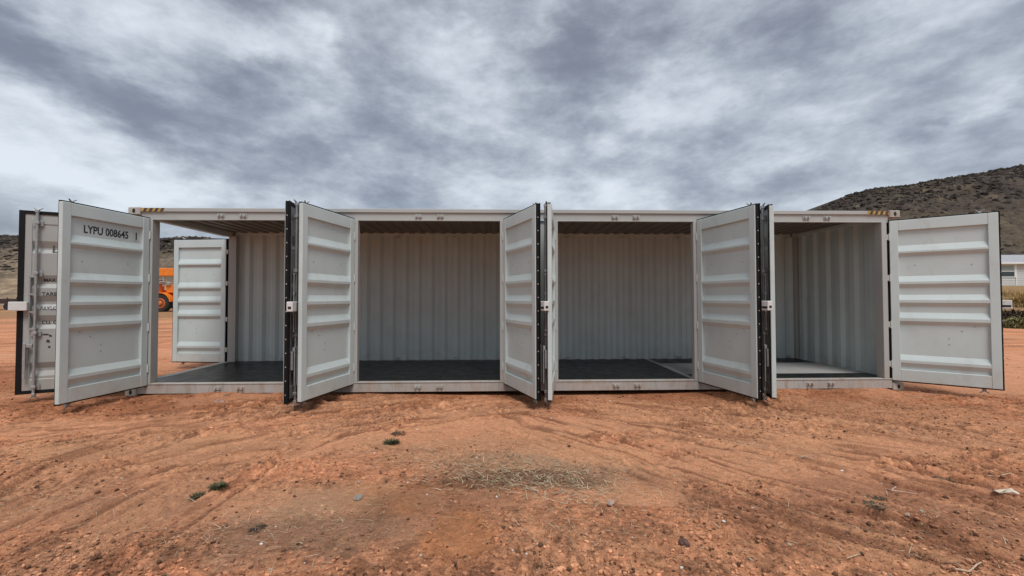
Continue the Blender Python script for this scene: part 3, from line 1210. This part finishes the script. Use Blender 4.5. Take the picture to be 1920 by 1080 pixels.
# floor
FT = ZS - .004
XT = 8.80
k = 0
xs = [.165 + .25 * 0, 2.35, 4.75, 7.15, XT - .003]
for xa, xb in zip(xs[:-1], xs[1:]):
    for ya, yb in ((.102, 1.217), (1.221, CW - .068)):
        m = MB()
        m.box(xa + .002, xb - .002, ya, yb, FT - .028, FT - (.0015 if k % 2 else 0), c=.002)
        part(m, 'floor_board', M_floor)
        k += 1
m = MB()
m.box(XT, XT + .085, .102, CW - .068, FT - .03, FT + .004, c=.002)
part(m, 'floor_strip', M_plate, 'pale steel strip across the black floor')
for ya, yb in ((.102, .545), (1.725, CW - .068)):
    for xa, xb in ((XT + .088, 10.45), (10.454, CL - .108)):
        m = MB()
        m.box(xa, xb, ya, yb, FT - .028, FT, c=.002)
        part(m, 'floor_board', M_floor)
m = MB()
m.box(XT + .088, CL - .112, .549, 1.721, FT - .02, FT + .003, c=.002)
part(m, 'floor_plate', M_plate, 'grey steel plate let into the black floor')
for xx in np.arange(.6, 12, .6):                                    # cross members under the floor
    m = MB()
    m.box(xx - .02, xx + .02, .102, CW - .062, .045, FT - .030)
    part(m, 'cross_member', M_sill)

# lock keepers on header and sill, in pairs at the middle of each bay
for (xa, xb) in BAYS:
    c = (xa + xb) / 2
    for z, h in ((2.772, .030), (.108, .028)):
        for d in (-.17, .17):
            m = MB()
            y = .034 if z > 1 else .012
            x0 = c + d
            m.box(x0 - .055, x0 + .055, y - .010, y - .0005, z - h, z + h, m=0, c=.002)
            m.box(x0 - .042, x0 - .018, y - .046, y - .010, z - .020, z + .022, m=0, c=.004)
            m.box(x0 + .018, x0 + .042, y - .046, y - .010, z - .020, z + .022, m=0, c=.004)
            m.box(x0 - .018, x0 + .018, y - .013, y - .0102, z - .018, z + .018, m=1)
            part(m, 'lock_keeper', [M_sill if z < 1 else M_rail, M_sill])

# black and yellow hazard marks on the top rail beside the castings
for sg, xs_ in ((1, .190), (-1, CL - .190)):
    m = MB()
    xa, xb = sorted((xs_, xs_ + sg * .345))
    m.box(xa, xb, .0075, .0098, 2.829, 2.884, m=0)
    for q in range(4):
        c = xa + .030 + q * .085
        m.prism([(c, 2.830), (c + .042, 2.830), (c + .068, 2.883), (c + .026, 2.883)], 'y', .0055, .0074, m=1)
    part(m, 'hazard_stripe', [M_yellow, M_black])
# tie rings along the foot and the head of the rear wall
for x in np.arange(1.2, 12, 1.19):
    for z in (ZS + .045, 2.775):
        m = MB()
        m.box(x - .035, x + .035, CW - .085, CW - .0655, z - .006, z + .006, c=.002)
        m.box(x - .035, x - .024, CW - .105, CW - .0855, z - .006, z + .006)
        m.box(x + .024, x + .035, CW - .105, CW - .0855, z - .006, z + .006)
        m.box(x - .035, x + .035, CW - .117, CW - .1055, z - .006, z + .006)
        part(m, 'tie_ring', M_steel)
# galvanised leaf stops (loose brackets low on each mid post)
# ------------------------------------------------------------------ loose ground cover


def ground_cover():
    # clods and pebbles
    n = 52000
    d = 2.2 + 8.5 * rng.random(n) ** 1.6
    lat = (rng.random(n) * 2 - 1) * 1.28 * d
    x = CAM.x + RIGHT.x * lat + FWD.x * d
    y = CAM.y + RIGHT.y * lat + FWD.y * d
    k = ~((y > -.02) & (y < 2.6) & (x > -.1) & (x < 12.3))
    dens = fbm(x, y, 1.1, 811, 4)
    k &= rng.random(n) < (.35 + 1.3 * np.clip(dens + .1, 0, 1)) * (1 - .85 * sandy(x, y))
    x, y = x[k], y[k]
    n = len(x)
    P = np.stack([x, y, ground_h(x, y)], 1)
    size = .004 + .013 * rng.random(n) ** 3
    c = ground_col(x, y) * (.45 + .60 * rng.random((n, 1))) * np.array([1, 1.04, 1.08])
    w = rng.random(n)
    c[w < .012] = np.array([.40, .32, .24]) * (.7 + .5 * rng.random((int((w < .012).sum()), 1)))
    c[(w > .90)] = np.array([.11, .055, .032])
    o = scatter_lumps('gravel', P, size, c, M_stone, .7, .3, .15)
    tag(o, 'small dirt clods and pebbles strewn over the red ground', 'gravel', kind='stuff')
    # a few white chips
    n = 70
    d = 2.4 + 4 * rng.random(n)
    lat = (rng.normal(0, .45, n)) * d - .3
    x = CAM.x + RIGHT.x * lat + FWD.x * d; y = CAM.y + RIGHT.y * lat + FWD.y * d
    k = y < -.3
    x, y = x[k], y[k]
    P = np.stack([x, y, ground_h(x, y)], 1)
    o = scatter_lumps('gravel', P, .004 + .008 * rng.random(len(x)) ** 2, np.tile([.62, .58, .53], (len(x), 1)), M_stone, .7, .3, .0)
    tag(o, 'scattered white stone chips on the red dirt', 'gravel', kind='stuff')


def ribbons(name, specs, mat, group=None):
    """specs: list of (base, direction angle, length, width, lean, curl, colour); three-segment blades"""
    V, F, C = [], [], []
    for (b, a, L, w, lean, curl, c) in specs:
        k = len(V)
        dx, dy = math.cos(a), math.sin(a)
        px, py = -dy, dx
        ang = lean
        p = Vector(b)
        for i in range(4):
            ww = w * (1 - i / 3.3)
            V.append((p.x + px * ww, p.y + py * ww, p.z)); V.append((p.x - px * ww, p.y - py * ww, p.z + ww * .4))
            C += [c, c]
            st = L / 3
            p = p + Vector((dx * math.cos(ang) * st, dy * math.cos(ang) * st, math.sin(ang) * st))
            ang -= curl
        F += [(k + 2 * i, k + 2 * i + 1, k + 2 * i + 3, k + 2 * i + 2) for i in range(3)]
    return mesh_np(name, np.array(V), np.array(F), mat, True, np.array(C))


def straw():
    specs = []
    patches = [(1000, 885, .8, .30, 560), (950, 905, .6, .25, 300), (1070, 920, .5, .28, 420), (900, 860, 1.0, .4, 500), (560, 1000, .7, .35, 450),
               (1450, 850, 1.1, .4, 500), (1080, 1000, .6, .3, 350), (40, 940, .7, .25, 350), (1330, 930, .8, .35, 300), (300, 960, 1.4, .5, 350), (1750, 1000, 1.2, .5, 400), (700, 860, 1.6, .6, 400), (1250, 800, 2.2, .8, 300)]
    for pi_, (px, py, rx, ry, n) in enumerate(patches):
        fat = 1.0 if pi_ < 3 else .6
        n = n if pi_ < 3 else int(n * .7)
        p = gp(px, py)
        x = p.x + rng.normal(0, rx * .55, n); y = p.y + rng.normal(0, ry * .55, n)
        k = y < -.25
        x, y = x[k], y[k]
        z = ground_h(x, y)
        for a, b, c in zip(x, y, z):
            t = random.random()
            colr = [(.46, .37, .23), (.36, .28, .17), (.56, .46, .31), (.24, .18, .11)][int(t * 4)]
            specs.append(((a, b, c + .004 + .008 * random.random()), random.random() * 2 * PI, .03 + .12 * random.random() ** 2, fat * (.0014 + .0017 * random.random()), random.uniform(-.02, .40), random.uniform(0, .25), colr))
    o = ribbons('dry_straw', specs, M_straw)
    tag(o, 'dry straw and dead grass litter lying on the red dirt', 'straw', kind='stuff')


ground_cover()
straw()


def gz(x, y):
    return float(ground_h(np.array([x]), np.array([y]))[0])


def weed(px, py, r, label, green=(.070, .076, .036), flat=1.0):
    p = gp(px, py)
    z0 = gz(p.x, p.y)
    specs = []
    for i in range(320 if flat > .5 else 110):
        a = random.random() * 2 * PI
        q = r * random.random() ** .7
        b = (math.cos(a) * q * .75, math.sin(a) * q * .75, .002)
        L = r * random.uniform(.25, .6)
        g = random.uniform(.6, 1.35)
        c = (green[0] * g * random.uniform(.9, 1.4), green[1] * g, green[2] * g)
        specs.append((b, a + random.uniform(-.8, .8), L, r * random.uniform(.03, .07), random.uniform(.35, 1.5) * flat, random.uniform(.1, .5), c))
    o = ribbons('weed', specs, M_leaf)
    o.location = (p.x, p.y, z0)
    tag(o, label, 'weed', 'small weeds growing in the dirt')


weed(410, 921, .078, 'round green weed on the dirt, larger of the pair at the left')
weed(371, 929, .065, 'low green weed just left of a rounder weed')
weed(735, 834, .095, 'small green weed below the second bay of the container')
weed(748, 815, .09, 'dark flattened weed lying just behind a small green weed', (.06, .05, .03), .3)
weed(1648, 935, .085, 'dark green flattened weed beside dry twigs at the right', (.055, .055, .030), .3)
weed(1640, 959, .080, 'dark flattened weed nearest the right corner of the picture', (.055, .055, .032), .3)
weed(1782, 899, .105, 'flattened dark weed farthest right on the dirt', (.055, .050, .030), .3)
weed(485, 991, .06, 'tiny dark weed in the pale gritty patch at the lower left', (.05, .04, .03), .3)


def lump(name, px, py, r, c, label, cat, squash=.6, n=2):
    p = gp(px, py)
    bm = bmesh.new()
    bmesh.ops.create_icosphere(bm, subdivisions=n, radius=1)
    sd = random.random() * 100
    for v in bm.verts:
        q = v.co
        k = 1 + .35 * math.sin(q.x * 3.1 + sd) * math.cos(q.y * 2.7 - sd) + random.uniform(-.10, .10)
        v.co = Vector((q.x * r * k, q.y * r * .75 * k, q.z * r * squash * k))
    me = bpy.data.meshes.new(name)
    bm.to_mesh(me); bm.free()
    q = Mt(name + '_surface', .9, spec=.2)
    f = q.noise(30, 6, .65)
    q.col(q.mix(q.maprange(f, .3, .7), tuple(x * .6 for x in c), tuple(x * 1.25 for x in c)))
    q.bump(f, .6, .01)
    me.materials.append(q.m)
    o = bpy.data.objects.new(name, me)
    o.location = (p.x, p.y, gz(p.x, p.y) + r * squash * .45)
    o.rotation_euler = (0, 0, random.random() * 6)
    col.objects.link(o)
    tag(o, label, cat)
    return o


lump('stone', 412, 760, .085, (.34, .20, .15), 'pinkish flat stone in front of the first bay sill', 'stone', .45)
lump('stone', 423, 746, .030, (.40, .27, .17), 'small pale stone against the first bay sill', 'stone', .7)
lump('stone', 1283, 1022, .035, (.15, .085, .07), 'dark round stone among loose dirt at the lower right', 'stone', .7)
lump('stone', 1145, 946, .035, (.42, .30, .24), 'pale stone among the brown straw right of centre', 'stone', .5)
lump('stone', 672, 942, .040, (.27, .23, .19), 'grey stone at the left edge of the bright orange patch', 'stone', .45)


def crumpled_leaf():
    p = gp(1893, 930)
    m = MB()
    pts = [(-.09, .05, .03), (-.05, .075, .015), (-.015, .02, .035), (.02, .045, .02), (.03, 0, .045), (.075, -.03, .01), (.02, -.04, .02), (-.02, -.025, .035), (-.04, .015, .02), (-.075, .03, .02)]
    n = len(pts)
    c = (-.005, .0, .05)
    v = pts + [c] + [(a, b, z - .004) for a, b, z in pts] + [(c[0], c[1], c[2] - .004)]
    m.add(v, [(i, (i + 1) % n, n) for i in range(n)] + [((i + 1) % n + n + 1, i + n + 1, 2 * n + 1) for i in range(n)])
    o = m.build('dry_leaf', m_plain('dry_pale_leaf', (.62, .52, .40), .8, 0, .25, 30), None, (p.x, p.y, gz(p.x, p.y) + .006), .4)
    tag(o, 'pale curled dead leaf on the dirt at the right', 'leaf')


crumpled_leaf()


def twig(pxs, r, c, label, fork=()):
    P = [gp(*q) for q in pxs]
    o0 = P[0].copy()
    m = MB()

    def run(Q, r):
        Q = [q - Vector((o0.x, o0.y, 0)) for q in Q]
        pts = []
        for i, q in enumerate(Q):
            zz = gz(q.x + o0.x, q.y + o0.y)
            pts.append(Vector((q.x, q.y, zz + r * 1.3 + (.012 if 0 < i < len(Q) - 1 else 0))))
        for i, (a, b) in enumerate(zip(pts[:-1], pts[1:])):
            k0, k1 = 1 - i / len(pts) * .6, 1 - (i + 1) / len(pts) * .6
            m.tube(a, b, r * k0, r * k1, 6)
    run(P, r)
    for f in fork:
        run([gp(*q) for q in f], r * .7)
    o = m.build('twig', m_plain('dry_twig', c, .85, 0, .3, 40), None, (o0.x, o0.y, 0))
    tag(o, label, 'twig', 'dry twigs on the dirt')


twig([(1660, 915), (1672, 922), (1695, 926), (1722, 929)], .006, (.50, .33, .24), 'reddish forked twig beside a dark weed at the right', [[(1668, 921), (1680, 914), (1676, 913)], [(1664, 928), (1660, 918)]])
twig([(1790, 1076), (1818, 1074), (1832, 1066), (1840, 1058)], .006, (.50, .36, .24), 'bent pale twig near the bottom right corner')
twig([(1588, 1046), (1600, 1047), (1613, 1041)], .004, (.52, .38, .25), 'short curved pale twig at the lower right')
twig([(1500, 864), (1510, 866), (1526, 862)], .006, (.45, .33, .24), 'small brown twig below the right hand bay')
twig([(1772, 1055), (1795, 1063), (1812, 1073)], .006, (.30, .17, .11), 'thin brown twig lying over the dark rut at the lower right')
twig([(1850, 903), (1872, 901), (1895, 899)], .005, (.50, .37, .25), 'straight straw coloured twig above the pale dead leaf')

# ------------------------------------------------------------------ things beyond: crane, trailer, house, grass


def crane():
    D = 44.0
    p = at(304, 581, D)
    gx, gy = p.x, p.y
    base = empty('mobile_crane', (gx, gy, gz(gx, gy) - .02), YAW)
    tag(base, 'orange mobile crane parked beyond the open end of the container', 'crane')
    mo = m_plain('orange_paint', (.78, .20, .015), .45, 0, .12, 3)
    mt = m_plain('tyre_rubber', (.022, .021, .021), .85, 0, .3, 12)
    mr = m_plain('rim_paint', (.62, .15, .03), .5, 0, .2, 8)
    mgl = Mt('cab_glass', .08, 0, (.02, .025, .03)).m
    mg = m_plain('grey_steel', (.34, .34, .33), .5, .2, .15, 8)
    wr = .90

    def wheel(x, y):
        m = MB()
        w = .30
        prof = [(-w, .56), (-w, .82), (-w * .72, wr), (w * .72, wr), (w, .82), (w, .56)]
        n = 28
        for (ya, ra), (yb, rb) in zip(prof[:-1], prof[1:]):
            v = []
            for i in range(n):
                t = 2 * PI * i / n
                v += [(math.cos(t) * ra, ya, math.sin(t) * ra), (math.cos(t) * rb, yb, math.sin(t) * rb)]
            m.add(v, [(2 * i, 2 * ((i + 1) % n), 2 * ((i + 1) % n) + 1, 2 * i + 1) for i in range(n)], 0, True)
        for i in range(24):
            t = 2 * PI * i / 24
            c, s_ = math.cos(t), math.sin(t)
            m.tube((c * wr * .99, -w * .7, s_ * wr * .99), (c * wr * .99, w * .7, s_ * wr * .99), .045, n=4)
        o = m.build('wheel', mt, base, (x, y, wr))
        r = MB()
        sg = -1
        r.tube((0, sg * .20, 0), (0, .2, 0), .56, n=28)
        r.tube((0, sg * .28, 0), (0, sg * .2, 0), .50, .56, 28)
        rr = r.build('rim', mr, o)
        h = MB()
        h.tube((0, sg * .30, 0), (0, sg * .275, 0), .40, .42, 24)
        h.build('rim_dish', m_plain('rim_shadow_paint', (.20, .05, .02), .6), o)
        h = MB()
        h.tube((0, sg * .40, 0), (0, sg * .29, 0), .17, .24, 16)
        for i in range(8):
            t = 2 * PI * i / 8
            h.tube((math.cos(t) * .31, sg * .33, math.sin(t) * .31), (math.cos(t) * .31, sg * .29, math.sin(t) * .31), .03, n=6)
        h.build('hub', mr, o)
    for x in (0, 3.9):
        for y in (0, 2.3):
            wheel(x, y)
    m = MB()
    m.box(-2.2, 6.2, .55, 1.95, .85, 1.55, c=.05)
    m.box(-1.6, -1.25, .2, 2.3, .55, 1.2, c=.03)
    m.box(5.3, 5.65, .2, 2.3, .55, 1.2, c=.03)
    m.build('chassis', mo, base)
    for x in (0, 3.9):
        m = MB()
        n = 12
        for i in range(n):
            t0, t1 = R(8 + 164 * i / n), R(8 + 164 * (i + 1) / n)
            r0, r1 = 1.02, 1.12
            m.prism([(math.cos(t0) * r0 + x, math.sin(t0) * r0 + wr), (math.cos(t0) * r1 + x, math.sin(t0) * r1 + wr), (math.cos(t1) * r1 + x, math.sin(t1) * r1 + wr), (math.cos(t1) * r0 + x, math.sin(t1) * r0 + wr)], 'y', -.36, .42)
        m.build('fender', mo, base)
    # upper works
    m = MB()
    m.box(-1.1, 2.6, .55, 1.9, 1.60, 2.25, c=.04)
    m.box(.3, 1.3, .05, .55, 1.95, 2.75, c=.05)
    m.box(1.5, 2.9, .2, 2.1, 2.0, 3.0, c=.06)
    m.build('turntable', mo, base)
    m = MB()
    m.box(-2.1, -.25, -.30, .62, 1.75, 3.25, m=0, c=.06)
    m.box(-1.95, -1.15, -.325, -.3005, 2.15, 3.05, m=1)
    m.box(-1.05, -.62, -.325, -.3005, 2.15, 3.0, m=1)
    m.box(-2.15, -.2, -.35, .66, 3.25, 3.32, m=2, c=.02)
    m.build('cab', [mo, mgl, mg], base)
    m = MB()
    m.tube((-.1, -.28, 3.1), (.55, -.28, 3.05), .05, n=8)
    m.tube((.2, -.15, 2.6), (.2, -.15, 3.6), .06, n=8)
    m.tube((.55, .3, 2.2), (2.2, .9, 3.6), .09, n=10)
    m.box(-.2, .9, -.2, .35, 2.85, 3.02, c=.02)
    m.build('hydraulic_ram', mg, base)
    m = MB()
    m.box(-6.8, 3.0, .65, 1.5, 3.72, 4.55, c=.05)
    m.box(-9.0, -6.8, .75, 1.4, 3.80, 4.47, c=.05)
    m.box(-9.2, -9.0, .70, 1.45, 3.5, 4.5, c=.04)
    m.build('boom', mo, base)
    m = MB()
    m.box(2.9, 3.1, .6, 1.55, 3.6, 4.62, c=.03)
    m.box(1.7, 2.7, .6, .72, 2.9, 4.3, c=.02)
    m.box(1.7, 2.7, 1.45, 1.57, 2.9, 4.3, c=.02)
    m.build('boom_mount', mo, base)


crane()


def trailer():
    D = 50.0
    p = at(8, 577, D)
    b = empty('flat_trailer', (p.x, p.y, gz(p.x, p.y)), YAW + .12)
    tag(b, 'dark low trailer with a pale block on it at the foot of the left hill', 'trailer')
    md = m_plain('dark_rusty_steel', (.055, .032, .028), .8, 0, .4, 4)
    mty = m_plain('trailer_tyre', (.02, .02, .02), .9)
    m = MB()
    m.box(-5.5, 2.2, -1.0, 1.1, .72, .92, c=.02)
    m.box(-5.5, 2.2, -1.02, -.94, .92, 1.30, c=.02)
    m.build('deck', md, b)
    for x in np.arange(-5.4, 2.3, .95):
        m = MB()
        m.box(x - .04, x + .04, -1.08, -1.021, .70, 1.45, c=.01)
        m.build('stake', md, b)
    m = MB()
    m.box(-2.6, 1.9, -.7, .8, .93, 1.18, c=.05)
    m.build('load', m_plain('reddish_load', (.11, .045, .038), .9, 0, .4, 3), b)
    m = MB()
    m.box(-1.0, -.25, -.92, -.2, .1, .71, c=.03)
    m.build('pale_block', m_plain('pale_block_surface', (.45, .42, .40), .8, 0, .15, 4), b)
    for x in (-3.4, -2.5, 1.2):
        for y in (-1.0, .8):
            m = MB()
            m.tube((x, y, .40), (x, y + .24, .40), .40, n=18)
            m.build('wheel', mty, b)


trailer()


def house():
    D = 50.0
    p = at(1902, 535, D)
    z0 = float(ground_far(np.array([p.x]), np.array([p.y]))[0])
    b = empty('house', (p.x, p.y, z0 - .1), YAW)
    tag(b, 'pale grey single storey house with a low roof below the right hand hill', 'house')
    zb = z0 - .1
    eave = CAM.z + (558.4 - 493.5) / FPX * D - zb
    ridge = CAM.z + (558.4 - 480) / FPX * (D + 2.6) - zb
    mw = Mt('siding', .7, 0)
    f = mw.noise(3, 5, .6)
    mw.col(mw.mix(mw.maprange(f, .3, .7), (.50, .51, .49), (.56, .57, .55)))
    mtr = m_plain('white_trim', (.76, .76, .74), .5, 0, .05)
    mrf = m_plain('grey_shingle', (.33, .33, .34), .85, 0, .25, 9)
    mg = Mt('window_glass', .06, 0, (.03, .045, .05)).m
    mrefl = m_plain('pane_sky_reflection', (.30, .36, .35), .5, 0, .1)  # pale upper pane: reflected sky put into the colour
    X0, X1, Yd = -7.5, 6.5, 5.2
    m = MB()
    m.box(X0, X1, 0, Yd, 0, eave - .12)
    w = m.build('wall', mw.m, b)
    # lap boards, each its own
    nbd = int((eave - .3) / .26)
    bd = None
    for i in range(nbd):
        if bd is None:
            k = MB()
            k.prism([(-.028, .0), (-.004, .256), (-.001, .256), (-.001, 0)], 'x', X0 + .0, X1 - .0)
            bd = k.build('lap_board', mw.m, w)
        else:
            c = bd.copy(); col.objects.link(c); c.parent = w
            c.location = (0, 0, .26 * i)
    m = MB()
    e = .45
    m.prism([(-e, eave - .10), (Yd / 2, ridge - .02), (Yd + e, eave - .10), (Yd + e, eave - .02), (Yd / 2, ridge + .06), (-e, eave - .02)], 'x', X0 - .4, X1 + .4)
    m.build('roof', mrf, b)
    m = MB()
    m.box(X0 - .41, X1 + .41, -e - .04, -e - .002, eave - .20, eave - .0, c=.01)
    m.build('fascia', mtr, b)
    m = MB()
    m.box(X0 - .2, X1 + .2, -e - .002, 0, eave - .20, eave - .16)
    m.build('soffit', mtr, b)
    wz1 = CAM.z + (558.4 - 498.5) / FPX * D - zb
    wz0 = CAM.z + (558.4 - 520) / FPX * D - zb
    for xa, xb in ((-1.55, -.02), (3.0, 4.5), (-5.6, -4.1)):
        m = MB()
        t = .10
        m.box(xa - t, xa, -.075, -.03, wz0 - t, wz1 + t); m.box(xb, xb + t + (.16 if xa == -1.55 else 0), -.075, -.03, wz0 - t, wz1 + t)
        m.box(xa, xb, -.075, -.03, wz1, wz1 + t); m.box(xa, xb, -.075, -.03, wz0 - t, wz0)
        zm = wz0 + (wz1 - wz0) * .45
        m.box(xa, xb, -.07, -.032, zm - .03, zm + .03)
        fr = m.build('window', mtr, b)
        m = MB(); m.box(xa, xb, -.045, -.035, zm + .03, wz1); m.build('pane', mrefl, fr)
        m = MB(); m.box(xa, xb, -.045, -.035, wz0, zm - .03); m.build('pane', mg, fr)
    m = MB()
    m.box(.0, .12, -.07, -.03, 0, eave - .2)
    ct = m.build('corner_trim', mtr, b)
    for xx in (.14, X0, X1 - .12):
        c = ct if xx == .14 else ct.copy()
        c.location = (xx, 0, 0)
        if c is not ct:
            col.objects.link(c); c.parent = b


house()


def clump(px, py, D, w, h, c, n, label, cat, name, lean=1.0, leafy=False):
    p = at(px, py, D)
    z = float(ground_far(np.array([p.x]), np.array([p.y]))[0])
    specs = []
    for i in range(n):
        a = random.random() * 2 * PI
        q = random.random() ** .6
        b = (math.cos(a) * q * w, math.sin(a) * q * w * .8, (0 if not leafy else h * .85 * random.random() * math.sqrt(max(0, 1 - q * q))))
        g = random.uniform(.6, 1.35)
        cc = tuple(x * g for x in c[random.randrange(len(c))])
        L = h * random.uniform(.45, 1.2) * (1 - .6 * q * q) * (.35 if leafy else 1)
        specs.append((b, a + random.uniform(-1, 1), L, .012 + .012 * random.random() + (.02 if leafy else 0), random.uniform(.35, 1.55) if not leafy else random.uniform(-.2, 1.3), random.uniform(.15, .9) * lean, cc))
    o = ribbons(name, specs, M_leaf)
    o.location = (p.x, p.y, z - .03)
    tag(o, label, cat, 'grass and bushes on the bank beside the house')


GOLD = [(.42, .29, .12), (.36, .25, .11), (.48, .35, .16)]
OLIVE = [(.20, .185, .065), (.28, .225, .095), (.12, .12, .05)]
DK = [(.05, .035, .025), (.075, .05, .03), (.035, .03, .02)]  # brush colours darkened to carry the shade under the golden grass
clump(1912, 565, 31, 1.0, 1.55, GOLD, 1500, 'large golden dry grass clump on the bank below the house', 'grass', 'grass_clump')
clump(1885, 545, 36, 1.1, .9, GOLD, 1000, 'golden dry grass clump beside the open right hand door edge', 'grass', 'grass_clump')
clump(1900, 588, 24.5, 1.1, .75, DK, 1800, 'brush under the golden grass, its colour darkened as shade', 'bush', 'bush', 1.0, True)
clump(1912, 612, 20.6, .75, .60, OLIVE, 2200, 'low olive green bush at the edge of the dirt', 'bush', 'bush', 1.0, True)
clump(1878, 608, 21.5, .7, .55, OLIVE, 1200, 'low olive bush half hidden behind the right hand door', 'bush', 'bush', 1.0, True)
